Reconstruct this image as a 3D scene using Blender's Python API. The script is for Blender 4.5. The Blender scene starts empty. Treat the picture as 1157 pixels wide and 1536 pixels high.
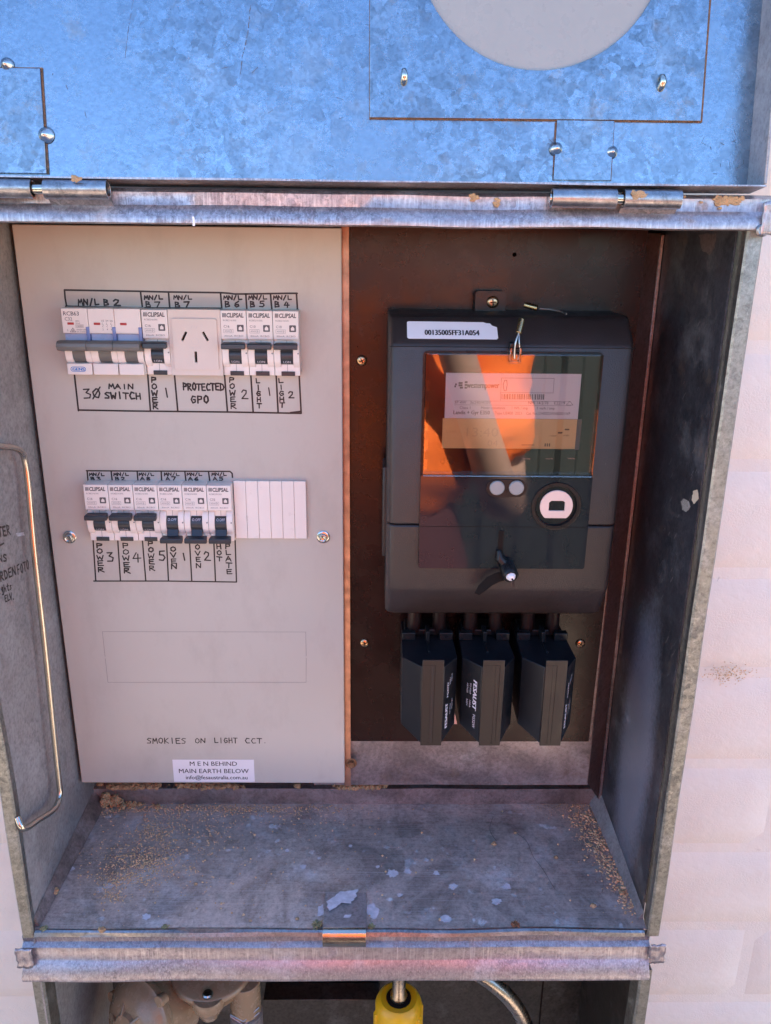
import bpy, math, random
from mathutils import Vector, Matrix
from mathutils.geometry import tessellate_polygon
from mathutils import noise as mnoise
random.seed(7)
S = bpy.context.scene
COL = S.collection
R = math.radians
K = 0.001                      # everything below is written in millimetres

# ------------------------------------------------------------------ camera
F_PX, PITCH, YAW, ROLL = 1230.08, 0.3216, 0.0163, 0.0114
CAM = Vector((245.48, -590.47, -6.68))
_fw = Vector((math.sin(YAW)*math.cos(PITCH), math.cos(YAW)*math.cos(PITCH), -math.sin(PITCH)))
_r0 = Vector((math.cos(YAW), -math.sin(YAW), 0)); _u0 = _r0.cross(_fw)
_r = _r0*math.cos(ROLL) + _u0*math.sin(ROLL); _u = _u0*math.cos(ROLL) - _r0*math.sin(ROLL)
cd = bpy.data.cameras.new('camera'); cam = bpy.data.objects.new('camera', cd); COL.objects.link(cam)
cd.sensor_fit = 'VERTICAL'; cd.sensor_height = 36; cd.lens = 36*F_PX/1536
cd.clip_start = 0.01; cd.clip_end = 500
cam.matrix_world = Matrix.Translation(CAM*K) @ Matrix((_r, _u, -_fw)).transposed().to_4x4()
S.camera = cam

def at(px, py, ax='y', c=0.0):
    """survey helper: the point of the plane <ax> = c (mm) that shows at photo position px, py"""
    d = _fw + _r*((px-578.5)/F_PX) - _u*((py-768)/F_PX)
    i = 'xyz'.index(ax); t = (c-CAM[i])/d[i]
    return CAM + d*t

# ------------------------------------------------------------------ light
SUN_EL, SUN_AZ = R(54), R(12)      # the sun stands behind the wall, a little to the right
w = bpy.data.worlds.new('World'); S.world = w; w.use_nodes = True
nt = w.node_tree; nt.nodes.clear()
sky = nt.nodes.new('ShaderNodeTexSky'); sky.sky_type = 'NISHITA'; sky.sun_disc = False
sky.sun_elevation = SUN_EL; sky.sun_rotation = SUN_AZ
sky.air_density = 1.0; sky.dust_density = 0.1; sky.ozone_density = 6.0
bg = nt.nodes.new('ShaderNodeBackground'); bg.inputs[1].default_value = 0.09
wo = nt.nodes.new('ShaderNodeOutputWorld')
nt.links.new(sky.outputs[0], bg.inputs[0]); nt.links.new(bg.outputs[0], wo.inputs[0])
sd = bpy.data.lights.new('sun', 'SUN'); sd.energy = 5.0; sd.angle = R(0.5); sd.color = (1, .95, .87)
sun = bpy.data.objects.new('sun', sd); COL.objects.link(sun)
sdir = Vector((math.sin(SUN_AZ)*math.cos(SUN_EL), math.cos(SUN_AZ)*math.cos(SUN_EL), math.sin(SUN_EL)))
sun.rotation_euler = sdir.to_track_quat('Z', 'Y').to_euler(); sun.location = sdir*5
S.view_settings.view_transform = 'Standard'; S.view_settings.look = 'None'
S.view_settings.exposure = 2.76; S.view_settings.gamma = 1
S.cycles.max_bounces = 8; S.cycles.glossy_bounces = 5; S.cycles.transparent_max_bounces = 8

# ------------------------------------------------------------------ materials
def mat(name): 
    m = bpy.data.materials.new(name); m.use_nodes = True
    return m, m.node_tree, m.node_tree.nodes['Principled BSDF']
def nd(t, typ, **kw):
    n = t.nodes.new(typ)
    for k, v in kw.items():
        if k.startswith('i_'):
            key = k[2:]; n.inputs[int(key) if key.isdigit() else key].default_value = v
        else: setattr(n, k, v)
    return n
def ramp(t, src, stops):
    r = t.nodes.new('ShaderNodeValToRGB'); e = r.color_ramp.elements
    while len(e) < len(stops): e.new(.5)
    for i, (p, c) in enumerate(stops):
        e[i].position = p; e[i].color = (c, c, c, 1) if isinstance(c, (int, float)) else (*c, 1)
    t.links.new(src, r.inputs[0]); return r.outputs[0]
def noise(t, vec, scale, detail=4, rough=.55, dist=0):
    n = nd(t, 'ShaderNodeTexNoise', i_Scale=scale, i_Detail=detail, i_Roughness=rough, i_Distortion=dist)
    t.links.new(vec, n.inputs['Vector']); return n.outputs['Fac']
def mix(t, fac, a, b, mode='MIX'):
    n = t.nodes.new('ShaderNodeMix'); n.data_type = 'RGBA'; n.blend_type = mode
    for s, i in ((fac, 0), (a, 6), (b, 7)):
        if isinstance(s, (int, float)): n.inputs[i].default_value = s if i == 0 else (s, s, s, 1)
        elif isinstance(s, tuple): n.inputs[i].default_value = (*s, 1)
        else: t.links.new(s, n.inputs[i])
    return n.outputs[2]
def mapped(t, scale=(1, 1, 1), loc=(0, 0, 0)):
    c = t.nodes.new('ShaderNodeTexCoord'); m = nd(t, 'ShaderNodeMapping')
    m.inputs['Scale'].default_value = scale; m.inputs['Location'].default_value = loc
    t.links.new(c.outputs['Object'], m.inputs[0]); return m.outputs[0]
def bump(t, b, h, strength, dist):
    n = nd(t, 'ShaderNodeBump', i_Strength=strength, i_Distance=dist)
    t.links.new(h, n.inputs['Height']); t.links.new(n.outputs[0], b.inputs['Normal']); return n

def plain(name, col, rough=.5, metal=0, spec=.5, bmp=0, bscale=3000, var=.06, coat=0, vscale=60):
    m, t, b = mat(name)
    v = mapped(t)
    n1 = noise(t, v, vscale, 5)
    c = mix(t, ramp(t, n1, [(.3, 0.0), (.7, 1.0)]), tuple(x*(1-var) for x in col), tuple(min(1, x*(1+var)) for x in col))
    t.links.new(c, b.inputs['Base Color'])
    rr = ramp(t, noise(t, v, vscale*2.3, 4), [(.3, max(0, rough-.06)), (.7, min(1, rough+.06))])
    t.links.new(rr, b.inputs['Roughness'])
    b.inputs['Metallic'].default_value = metal; b.inputs['Specular IOR Level'].default_value = spec
    if coat: b.inputs['Coat Weight'].default_value = coat
    if bmp: bump(t, b, noise(t, v, bscale, 2), bmp, .0004)
    return m

def nd_scale(t, src, k):
    n = nd(t, 'ShaderNodeMath', operation='MULTIPLY', i_1=float(k)); t.links.new(src, n.inputs[0]); return n.outputs[0]
def galv(name, lo=(.30, .30, .31), hi=(.52, .53, .54), rough=.36, span=120, oxide=.3, dirt=.3, dirtcol=(.20, .14, .09),
         metal=1.0, seed=0.0, streak=0.0, spot=0.0, spangle=1.0, speck=.8, stain=0.0, scuff=None):
    """hot-dip zinc: spangle, white oxide bloom, dirt and fine scratches"""
    m, t, b = mat(name)
    v = mapped(t, loc=(seed, seed*.7, seed*.3))
    wob = nd(t, 'ShaderNodeTexNoise', i_Scale=span*.8, i_Detail=3.0); t.links.new(v, wob.inputs['Vector'])
    vm = nd(t, 'ShaderNodeVectorMath', operation='MULTIPLY_ADD'); t.links.new(wob.outputs['Color'], vm.inputs[0])
    vm.inputs[1].default_value = (.012,)*3; t.links.new(v, vm.inputs[2])
    vo = nd(t, 'ShaderNodeTexVoronoi', i_Scale=float(span)); t.links.new(vm.outputs[0], vo.inputs['Vector'])
    sep = nd(t, 'ShaderNodeSeparateColor'); t.links.new(vo.outputs['Color'], sep.inputs[0])
    zone = ramp(t, noise(t, v, 9, 3), [(.38, 0.0), (.6, 1.0)])
    sp = mix(t, zone, (.75,)*3, sep.outputs[0]) if spangle else sep.outputs[0]
    sp = mix(t, spangle, (.7,)*3, sp)
    c = mix(t, sp, lo, hi)
    ox = ramp(t, noise(t, v, 26, 8, .65), [(.52, 0.0), (.72, 1.0)])
    oxm = nd(t, 'ShaderNodeMath', operation='MULTIPLY', i_1=float(oxide)); t.links.new(ox, oxm.inputs[0])
    c = mix(t, oxm.outputs[0], c, (.60, .62, .64))
    if spot:
        s2 = ramp(t, noise(t, v, 85, 3, .5), [(.66, 0.0), (.70, 1.0)])
        sm = nd(t, 'ShaderNodeMath', operation='MULTIPLY', i_1=float(spot)); t.links.new(s2, sm.inputs[0])
        c = mix(t, sm.outputs[0], c, (.62, .64, .67))
        oxm2 = nd(t, 'ShaderNodeMath', operation='MAXIMUM'); t.links.new(oxm.outputs[0], oxm2.inputs[0]); t.links.new(sm.outputs[0], oxm2.inputs[1]); oxm = oxm2
    di = ramp(t, noise(t, v, 60, 10, .72), [(.56, 0.0), (.70, 1.0)])
    dm = nd(t, 'ShaderNodeMath', operation='MULTIPLY', i_1=float(dirt)); t.links.new(di, dm.inputs[0])
    c = mix(t, dm.outputs[0], c, dirtcol)
    fs_ = ramp(t, noise(t, v, 330, 9, .75), [(.36, .62), (.5, 1.0), (.66, 1.22)])
    c = mix(t, speck, c, mix(t, 1.0, c, fs_, 'MULTIPLY'))
    vv = nd(t, 'ShaderNodeTexVoronoi', i_Scale=float(span*2.3)); t.links.new(vm.outputs[0], vv.inputs['Vector'])
    sv = nd(t, 'ShaderNodeSeparateColor'); t.links.new(vv.outputs['Color'], sv.inputs[0])
    zf = nd(t, 'ShaderNodeMath', operation='MULTIPLY_ADD', i_1=.42*spangle, i_2=.10*spangle); t.links.new(zone, zf.inputs[0])
    c = mix(t, zf.outputs[0], c, mix(t, 1.0, c, ramp(t, sv.outputs[1], [(0.0, .62), (1.0, 1.25)]), 'MULTIPLY'))
    pit = ramp(t, noise(t, v, 700, 4, .6), [(.24, 1.0), (.30, 0.0)])
    c = mix(t, pit, c, tuple(.3*q for q in dirtcol))
    if stain:
        c = mix(t, float(stain), c, mix(t, 1.0, c, ramp(t, noise(t, v, 17, 9, .68, .6), [(.38, .45), (.52, 1.0), (.68, 1.2)]), 'MULTIPLY'))
        c = mix(t, ramp(t, noise(t, v, 38, 10, .75), [(.56, 0.0), (.66, .55*stain)]), c, (.24, .17, .11))
    if scuff:
        (ly, lz), (ry, rz) = scuff; cc_ = t.nodes.new('ShaderNodeTexCoord'); mm = nd(t, 'ShaderNodeMapping')
        mm.inputs['Location'].default_value = (0, -ly/ry, -lz/rz); mm.inputs['Scale'].default_value = (0, 1000/ry, 1000/rz); t.links.new(cc_.outputs['Object'], mm.inputs[0])
        ln_ = nd(t, 'ShaderNodeVectorMath', operation='LENGTH'); t.links.new(mm.outputs[0], ln_.inputs[0])
        ad = nd(t, 'ShaderNodeMath', operation='MULTIPLY_ADD', i_1=.9); t.links.new(noise(t, v, 260, 8, .8), ad.inputs[0]); t.links.new(ln_.outputs['Value'], ad.inputs[2])
        c = mix(t, ramp(t, ad.outputs[0], [(.95, 1.0), (1.0, 1.0)]) if 0 else ramp(t, nd_scale(t, ad.outputs[0], .5), [(.52, .75), (.74, 0.0)]), c, (.30, .33, .42))
    if streak:
        v2 = mapped(t, (1, 1, .03) if streak > 0 else (.02, 1, 1))
        st = ramp(t, noise(t, v2, 900, 4, .7), [(.5, 0.0), (.7, 1.0)])
        s3 = nd(t, 'ShaderNodeMath', operation='MULTIPLY', i_1=abs(float(streak))); t.links.new(st, s3.inputs[0])
        c = mix(t, s3.outputs[0], c, (.7, .68, .68))
    t.links.new(c, b.inputs['Base Color'])
    rr = mix(t, sp, (rough+.07,)*3, (rough-.05,)*3)
    rr = mix(t, oxm.outputs[0], rr, (.62,)*3); rr = mix(t, dm.outputs[0], rr, (.85,)*3)
    t.links.new(rr, b.inputs['Roughness'])
    mt = nd(t, 'ShaderNodeMath', operation='MULTIPLY_ADD', i_1=-.75, i_2=float(metal)); t.links.new(dm.outputs[0], mt.inputs[0])
    mt2 = nd(t, 'ShaderNodeMath', operation='MULTIPLY_ADD', i_1=-.55); t.links.new(oxm.outputs[0], mt2.inputs[0]); t.links.new(mt.outputs[0], mt2.inputs[2])
    t.links.new(mt2.outputs[0], b.inputs['Metallic'])
    bump(t, b, noise(t, v, 420, 6, .6), .25, .0004)
    return m

M = {}
SCUFF = ((-12, 515), (42, 135))     # centre and half size (mm) of the pale rubbed patch on the right side sheet
M['lid'] = galv('lid_zinc', (.175, .22, .275), (.30, .365, .44), .28, 190, .15, .22, (.14, .11, .10), seed=.3, speck=.35)  # blue tint in the zinc colour deepens the mirrored sky
M['lid_plate'] = galv('lid_plate_zinc', (.175, .22, .27), (.31, .365, .43), .27, 140, .15, .35, (.14, .10, .09), seed=1.3, speck=.6)  # carries the same painted sky tint as the lid sheet
M['frame'] = galv('frame_zinc', (.27, .24, .26), (.42, .39, .41), .42, 260, .5, .6, (.22, .15, .12), metal=.8, seed=2.1, streak=.6)
M['frame_side'] = galv('weathered_frame_zinc', (.20, .21, .20), (.32, .33, .31), .48, 260, .3, .6, (.20, .20, .12), seed=3.3)
M['wall_zinc'] = galv('dull_side_zinc', (.26, .25, .25), (.36, .35, .35), .46, 180, .25, .4, (.13, .10, .08), metal=.4, seed=4.2, spangle=.5, stain=.3)
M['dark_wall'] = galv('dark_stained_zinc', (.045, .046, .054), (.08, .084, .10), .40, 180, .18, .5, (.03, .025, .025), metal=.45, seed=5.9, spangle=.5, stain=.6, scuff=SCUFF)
M['floor'] = galv('shelf_zinc', (.41, .37, .335), (.58, .53, .485), .42, 230, .55, .35, (.16, .11, .08), metal=.4, seed=6.7, streak=-.35, spot=.7, spangle=.7, stain=.75)
M['rail_zinc'] = galv('rail_zinc', (.27, .225, .215), (.40, .34, .33), .40, 200, .3, .45, (.17, .10, .07), metal=.7, seed=7.4, spangle=.5, stain=.7)
M['hinge'] = galv('hinge_zinc', (.25, .25, .26), (.40, .39, .40), .36, 260, .4, .7, (.26, .15, .10), seed=8.1)
M['bright_zinc'] = plain('bright_zinc', (.50, .50, .48), .2, 1, bmp=.1, bscale=1500)
M['rod'] = plain('passivated_rod', (.50, .48, .42), .2, 1, bmp=.15, bscale=900)
M['flange'] = galv('brown_flange_zinc', (.14, .10, .10), (.22, .17, .16), .42, 200, .15, .5, (.06, .035, .03), metal=.6, seed=6.1, spangle=.4)
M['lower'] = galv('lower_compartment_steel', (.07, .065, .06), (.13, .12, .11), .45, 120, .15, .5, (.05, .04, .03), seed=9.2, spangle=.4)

def panel_mat():
    m, t, b = mat('satin_grey_panel_paint')
    v = mapped(t)
    c = mix(t, ramp(t, noise(t, v, 7, 3), [(.3, 0.0), (.7, 1.0)]), (.475, .44, .39), (.51, .475, .425))
    c = mix(t, ramp(t, noise(t, v, 1400, 2), [(.70, 0.0), (.78, .4)]), c, (.25, .22, .2))
    c = mix(t, ramp(t, noise(t, mapped(t, (1, 1, .5)), 28, 8, .7), [(.5, 0.0), (.75, .5)]), c, (.37, .33, .29))
    t.links.new(c, b.inputs['Base Color']); b.inputs['Roughness'].default_value = .36
    b.inputs['Specular IOR Level'].default_value = .45
    bump(t, b, noise(t, v, 700, 3), .12, .0003); return m
M['panel'] = panel_mat()
M['white_plastic'] = plain('white_moulded_plastic', (.79, .705, .65), .32, bmp=.05, var=.02)
M['white_top'] = plain('satin_white_plastic', (.76, .68, .63), .45, bmp=.05, var=.02)
M['gpo'] = plain('ivory_socket_plastic', (.66, .565, .50), .35, var=.02)
M['black_plastic'] = plain('black_toggle_plastic', (.030, .033, .040), .33, bmp=.1)
M['grey_toggle'] = plain('grey_toggle_plastic', (.14, .135, .125), .36, bmp=.06, bscale=1500)
M['blue_flap'] = plain('blue_flap_plastic', (.38, .43, .60), .3)
M['blue_post'] = plain('blue_post_plastic', (.18, .23, .45), .3)
M['red'] = plain('red_indicator', (.42, .03, .03), .3)
M['ink'] = plain('black_marker_ink', (.014, .009, .010), .38, var=.2)
M['print_grey'] = plain('dark_grey_print', (.09, .08, .085), .5)
M['print_light'] = plain('pale_grey_print', (.20, .185, .19), .5)
M['print_white'] = plain('white_print', (.62, .60, .66), .5)
M['print_blue'] = plain('blue_print', (.02, .17, .50), .4)
M['pencil'] = plain('scored_line', (.13, .12, .12), .6)
M['emboss'] = plain('embossed_plastic', (.60, .54, .51), .35)
M['slot'] = plain('socket_slot_dark', (.012, .008, .007), .7, spec=.12)
M['sticker'] = plain('white_paper_label', (.80, .76, .78), .45, var=.02)
M['board'] = plain('black_laminate_board', (.016, .004, .0035), .27, spec=.3, bmp=.12, bscale=250, var=.3, vscale=20)  # red in the base colour stands in for the mirrored shirt
M['meter'] = plain('textured_meter_plastic', (.031, .023, .022), .35, spec=.5, bmp=.6, bscale=1700, var=.1)
def specks(m, scale, thr, col):
    t = m.node_tree; b = t.nodes['Principled BSDF']; l = b.inputs['Base Color'].links[0]; src = l.from_socket
    f = ramp(t, noise(t, mapped(t), scale, 3, .6), [(thr, 0.0), (thr+.03, 1.0)]); t.links.new(mix(t, f, src, col), b.inputs['Base Color'])
specks(M['meter'], 900, .74, (.22, .20, .18)); specks(M['board'], 500, .76, (.10, .05, .04))
M['meter_dark'] = plain('glossy_meter_face', (.012, .013, .014), .045, var=.1)
M['meter_glossy'] = plain('glossy_terminal_cover', (.012, .014, .018), .03, spec=.5, var=.1)
M['nameplate'] = plain('nameplate_white', (.60, .57, .60), .5, var=.02)
M['lcd'] = plain('amber_display', (.55, .37, .16), .35, var=.03)
M['lcd_seg'] = plain('display_segment', (.09, .05, .02), .4)
M['lcd_faint'] = plain('faint_display_segment', (.45, .30, .13), .4)
M['button'] = plain('grey_button', (.24, .25, .25), .35)
M['port'] = plain('cream_port_ring', (.66, .50, .44), .4)
M['brass'] = plain('aged_brass', (.45, .34, .18), .28, 1)
M['screw'] = plain('yellow_passivated_screw', (.52, .32, .18), .26, 1)
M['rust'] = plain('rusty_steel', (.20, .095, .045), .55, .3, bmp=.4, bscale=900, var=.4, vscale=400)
M['rail_reflect'] = plain('rail_shirt_reflection', (.42, .20, .13), .38, .75, bmp=.2, bscale=600, var=.35, vscale=90)  # orange reflection of the shirt painted into the zinc rail's colour
M['fin'] = plain('matt_black_fin', (.006, .006, .007), .6, spec=.12)
M['scuff'] = plain('pale_scuff', (.26, .28, .33), .6, var=.35, vscale=600)
M['wire'] = plain('seal_wire', (.42, .42, .42), .3, .9)
M['seal_black'] = plain('black_seal_plastic', (.010, .010, .011), .3, spec=.3)
M['seal_white'] = plain('white_seal_core', (.75, .75, .80), .35)
M['fuse'] = plain('black_fuse_plastic', (.008, .009, .012), .36, spec=.35, bmp=.15, bscale=500, var=.15)
M['tape'] = plain('brown_cover_strip', (.018, .0135, .011), .42, bmp=.1, bscale=800)
M['fuse_slot'] = plain('fuse_slot', (.020, .015, .013), .5)
M['sheath'] = plain('dark_cable_sheath', (.014, .005, .004), .42, spec=.3)
M['beige'] = plain('beige_enamel', (.27, .195, .12), .26, bmp=.2, bscale=500, var=.05)
M['yellow'] = plain('yellow_plastic_nut', (.72, .42, .01), .35, bmp=.1, var=.05)
M['pipe'] = plain('dull_steel_pipe', (.46, .41, .35), .28, 1, bmp=.3, bscale=300)
M['rope'] = plain('wrapped_fitting', (.30, .27, .25), .45, .4, bmp=.6, bscale=500)
M['window'] = plain('frosted_window', (.315, .30, .275), .30, var=.02)
M['pink'] = plain('pink_paper', (.62, .33, .28), .6)
M['sand'] = plain('yellow_sand', (.62, .43, .25), .9, var=.45, vscale=400)
M['clay'] = plain('dry_clay', (.40, .26, .14), .95, bmp=.8, bscale=500, var=.3, vscale=200)
M['leaf'] = plain('dry_leaf_litter', (.30, .13, .06), .8, var=.5, vscale=300)
M['lichen'] = plain('dry_lichen', (.26, .24, .12), .9, var=.5, vscale=300)
M['oxide'] = plain('white_zinc_oxide', (.55, .55, .59), .7, var=.2, vscale=200)
M['cream_splash'] = plain('cream_paint_splash', (.55, .46, .34), .7, var=.2)
M['shirt'] = plain('orange_hi_vis_cloth', (1.0, .17, .018), .8, bmp=.3, bscale=900)
M['skin'] = plain('skin', (.46, .27, .19), .5)
M['trousers'] = plain('maroon_trousers', (.16, .045, .04), .85)
M['hair'] = plain('dark_hair', (.03, .02, .015), .6)
M['phone'] = plain('phone_black', (.02, .02, .02), .2)
M['fence'] = plain('green_grey_fence_steel', (.03, .036, .03), .5, bmp=.1)

def wall_mat():
    m, t, b = mat('painted_rough_brick')
    v = mapped(t)
    c = mix(t, ramp(t, noise(t, v, 12, 5), [(.3, 0.0), (.7, 1.0)]), (.70, .63, .56), (.76, .70, .62))
    st = ramp(t, noise(t, v, 60, 8, .75), [(.66, 0.0), (.74, .6)])
    c = mix(t, st, c, (.56, .46, .40))
    t.links.new(c, b.inputs['Base Color']); b.inputs['Roughness'].default_value = .8
    h1 = noise(t, v, 60, 6, .6); h2 = noise(t, v, 700, 3, .6)
    band = ramp(t, noise(t, mapped(t, (1, 1, 4)), 14, 3), [(.45, 0.0), (.6, 1.0)])
    h = mix(t, band, h1, mix(t, .5, h1, h2)); bump(t, b, h, .55, .0022); return m
M['paint_wall'] = wall_mat()
def ground_mat():
    m, t, b = mat('pale_paving')
    v = mapped(t)
    c = mix(t, ramp(t, noise(t, v, 3, 8, .7), [(.35, 0.0), (.65, 1.0)]), (.34, .24, .18), (.42, .32, .25))
    t.links.new(c, b.inputs['Base Color']); b.inputs['Roughness'].default_value = .9
    bump(t, b, noise(t, v, 120, 4), .4, .003); return m
M['ground'] = ground_mat()
def clear_mat():
    m = bpy.data.materials.new('clear_cover_plastic'); m.use_nodes = True; t = m.node_tree; t.nodes.clear()
    o = nd(t, 'ShaderNodeOutputMaterial'); tr = nd(t, 'ShaderNodeBsdfTransparent'); tr.inputs[0].default_value = (.95, .95, .95, 1)
    gl = nd(t, 'ShaderNodeBsdfGlossy'); gl.inputs['Roughness'].default_value = .012
    fr = nd(t, 'ShaderNodeFresnel', i_IOR=1.7); mx = nd(t, 'ShaderNodeMixShader')
    t.links.new(fr.outputs[0], mx.inputs[0]); t.links.new(tr.outputs[0], mx.inputs[1]); t.links.new(gl.outputs[0], mx.inputs[2])
    t.links.new(mx.outputs[0], o.inputs[0]); return m
M['clear'] = clear_mat()

# ------------------------------------------------------------------ mesh helpers
import bmesh
def fill2d(loops):
    bm = bmesh.new(); idx = {}; n = 0
    for l in loops:
        vs = [bm.verts.new((p[0], p[1], 0)) for p in l]
        for i, v in enumerate(vs): idx[v] = n+i
        n += len(l)
        for i in range(len(vs)): bm.edges.new((vs[i], vs[(i+1) % len(vs)]))
    r = bmesh.ops.triangle_fill(bm, use_beauty=True, use_dissolve=False, edges=bm.edges[:], normal=(0, 0, 1))
    out = [tuple(idx[v] for v in f.verts) for f in bm.faces]; bm.free(); return out
class MB:
    def __init__(s): s.v = []; s.f = []
    def add(s, vs, fs):
        o = len(s.v); s.v += [Vector(q) for q in vs]; s.f += [tuple(i+o for i in f) for f in fs]; return s
    def box(s, x0, x1, y0, y1, z0, z1):
        x0, x1 = sorted((x0, x1)); y0, y1 = sorted((y0, y1)); z0, z1 = sorted((z0, z1))
        return s.add([(x0,y0,z0),(x1,y0,z0),(x1,y1,z0),(x0,y1,z0),(x0,y0,z1),(x1,y0,z1),(x1,y1,z1),(x0,y1,z1)],
            [(3,2,1,0),(4,5,6,7),(0,1,5,4),(1,2,6,5),(2,3,7,6),(3,0,4,7)])
    def hexa(s, p): # 8 corners, lower four then upper four, as in box
        return s.add(p, [(3,2,1,0),(4,5,6,7),(0,1,5,4),(1,2,6,5),(2,3,7,6),(3,0,4,7)])
    def prism(s, prof, axis, a, b):
        """closed profile (2D) swept along an axis; profile coords are the other two axes in order"""
        n = len(prof); i = 'xyz'.index(axis); vs = []
        for c in (a, b):
            for p in prof:
                q = list(p); q.insert(i, c); vs.append(q)
        ar = sum(prof[k][0]*prof[(k+1)%n][1]-prof[(k+1)%n][0]*prof[k][1] for k in range(n))
        tri = tessellate_polygon([[Vector((p[0], p[1], 0)) for p in prof]])
        fs = []
        for t in tri: fs += [tuple(t), tuple(k+n for k in reversed(t))]
        for k in range(n): fs.append((k, (k+1) % n, (k+1) % n+n, k+n))
        return s.add(vs, fs)
    def strip(s, prof, axis, a, b, th, seg=1, wob=0, seed=0):
        """sheet metal: open profile with thickness swept along an axis, optionally wavy"""
        P = [Vector(q) for q in prof]; nrm = []
        for k in range(len(P)):
            d = (P[min(k+1, len(P)-1)] - P[max(k-1, 0)]).normalized(); nrm.append(Vector((-d.y, d.x)))
        loop = P + [p + n*th for p, n in reversed(list(zip(P, nrm)))]
        n = len(loop); i = 'xyz'.index(axis); vs = []
        for j in range(seg+1):
            c = a + (b-a)*j/seg
            for k, p in enumerate(loop):
                dx = wob*mnoise.noise(Vector((c*.012, k % len(P)*.3, seed))); dz = wob*mnoise.noise(Vector((c*.015, 5+seed, 0)))
                q = [p[0]+dx, p[1]+dz]; q.insert(i, c); vs.append(q)
        fs = [tuple(range(n)), tuple(range(seg*n+n-1, seg*n-1, -1))]
        for j in range(seg):
            for k in range(n):
                k2 = (k+1) % n; fs.append((j*n+k, (j+1)*n+k, (j+1)*n+k2, j*n+k2))
        return s.add(vs, fs)
    def cyl(s, c, r, axis, h, seg=20, r2=None, rot=0):
        """from c along axis (name or vector) for h"""
        r2 = r if r2 is None else r2; c = Vector(c)
        a = Vector([1.0 if axis == k else 0.0 for k in 'xyz']) if isinstance(axis, str) else Vector(axis).normalized()
        t = a.orthogonal().normalized(); b = a.cross(t); vs = []
        for rr, d in ((r, 0), (r2, h)):
            for k in range(seg):
                g = 2*math.pi*k/seg+rot; vs.append(c + a*d + (t*math.cos(g)+b*math.sin(g))*rr)
        fs = [tuple(range(seg-1, -1, -1)), tuple(range(seg, 2*seg))] + [(k, (k+1) % seg, (k+1) % seg+seg, k+seg) for k in range(seg)]
        return s.add(vs, fs)
    def lathe(s, c, prof, axis, seg=28, caps=True):
        """prof: list of (radius, distance along axis)"""
        c = Vector(c); a = Vector([1.0 if axis == k else 0.0 for k in 'xyz']) if isinstance(axis, str) else Vector(axis).normalized()
        t = a.orthogonal().normalized(); b = a.cross(t); vs = []; n = len(prof)
        for rr, d in prof:
            for k in range(seg):
                g = 2*math.pi*k/seg; vs.append(c + a*d + (t*math.cos(g)+b*math.sin(g))*max(rr, .001))
        fs = [tuple(range(seg-1, -1, -1)), tuple(range((n-1)*seg, n*seg))] if caps else []
        for j in range(n-1):
            for k in range(seg): fs.append((j*seg+k, j*seg+(k+1) % seg, (j+1)*seg+(k+1) % seg, (j+1)*seg+k))
        return s.add(vs, fs)
    def tube(s, pts, r, seg=12):
        P = [Vector(p) for p in pts]; n = len(P); vs = []; up = None
        for i, p in enumerate(P):
            d = (P[min(i+1, n-1)] - P[max(i-1, 0)]).normalized()
            up = d.orthogonal().normalized() if up is None else (up - d*up.dot(d)).normalized()
            b = d.cross(up); rr = r[i] if isinstance(r, (list, tuple)) else r
            for k in range(seg):
                g = 2*math.pi*k/seg; vs.append(p + (up*math.cos(g)+b*math.sin(g))*rr)
        fs = [tuple(range(seg-1, -1, -1)), tuple(range((n-1)*seg, n*seg))]
        for i in range(n-1):
            for k in range(seg): fs.append((i*seg+k, i*seg+(k+1) % seg, (i+1)*seg+(k+1) % seg, (i+1)*seg+k))
        return s.add(vs, fs)
    def plate(s, outer, holes, y0, y1, fm=None):
        """flat plate in x-z between y0 (front) and y1 with through holes; fm maps (x, z, y) to a point"""
        fm = fm or (lambda x, z, y: (x, y, z)); loops = [outer] + holes
        flat = [p for l in loops for p in l]; n = len(flat)
        tri = fill2d(loops)
        vs = [fm(p[0], p[1], y0) for p in flat] + [fm(p[0], p[1], y1) for p in flat]
        fs = []
        for t in tri: fs += [tuple(t), tuple(k+n for k in reversed(t))]
        o = 0
        for l in loops:
            m = len(l)
            for k in range(m): fs.append((o+k, o+(k+1) % m, o+(k+1) % m+n, o+k+n))
            o += m
        return s.add(vs, fs)
    def stroke(s, pts, w, fm, d, cap=True):
        """flat ink line of width w through 2D pts; fm(x, z, lift) -> point"""
        rr = w/2; s._k = getattr(s, '_k', 0)
        for a, b in zip(pts[:-1], pts[1:]):
            a = Vector(a); b = Vector(b); e = b-a
            if e.length < 1e-6: continue
            e.normalize(); n = Vector((-e.y, e.x))*rr; s._k += 1
            dd = d + .0015*(s._k % 12)
            poly = [a+n*-1, b+n*-1]
            for k in range(1, 5): g = -math.pi/2+math.pi*k/5; poly.append(b + e*rr*math.cos(g) + n*math.sin(g))
            poly += [b+n, a+n]
            for k in range(1, 5): g = math.pi/2+math.pi*k/5; poly.append(a + e*rr*math.cos(g) + n*math.sin(g))
            s.add([fm(p.x, p.y, dd) for p in poly], [tuple(range(len(poly)))])
        return s
    def blob(s, c, r, seed=0, sub=1, sq=(1, 1, .7), amp=.35):
        t = (1+5**.5)/2
        v = [Vector(q).normalized() for q in [(-1,t,0),(1,t,0),(-1,-t,0),(1,-t,0),(0,-1,t),(0,1,t),(0,-1,-t),(0,1,-t),(t,0,-1),(t,0,1),(-t,0,-1),(-t,0,1)]]
        f = [(0,11,5),(0,5,1),(0,1,7),(0,7,10),(0,10,11),(1,5,9),(5,11,4),(11,10,2),(10,7,6),(7,1,8),(3,9,4),(3,4,2),(3,2,6),(3,6,8),(3,8,9),(4,9,5),(2,4,11),(6,2,10),(8,6,7),(9,8,1)]
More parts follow.
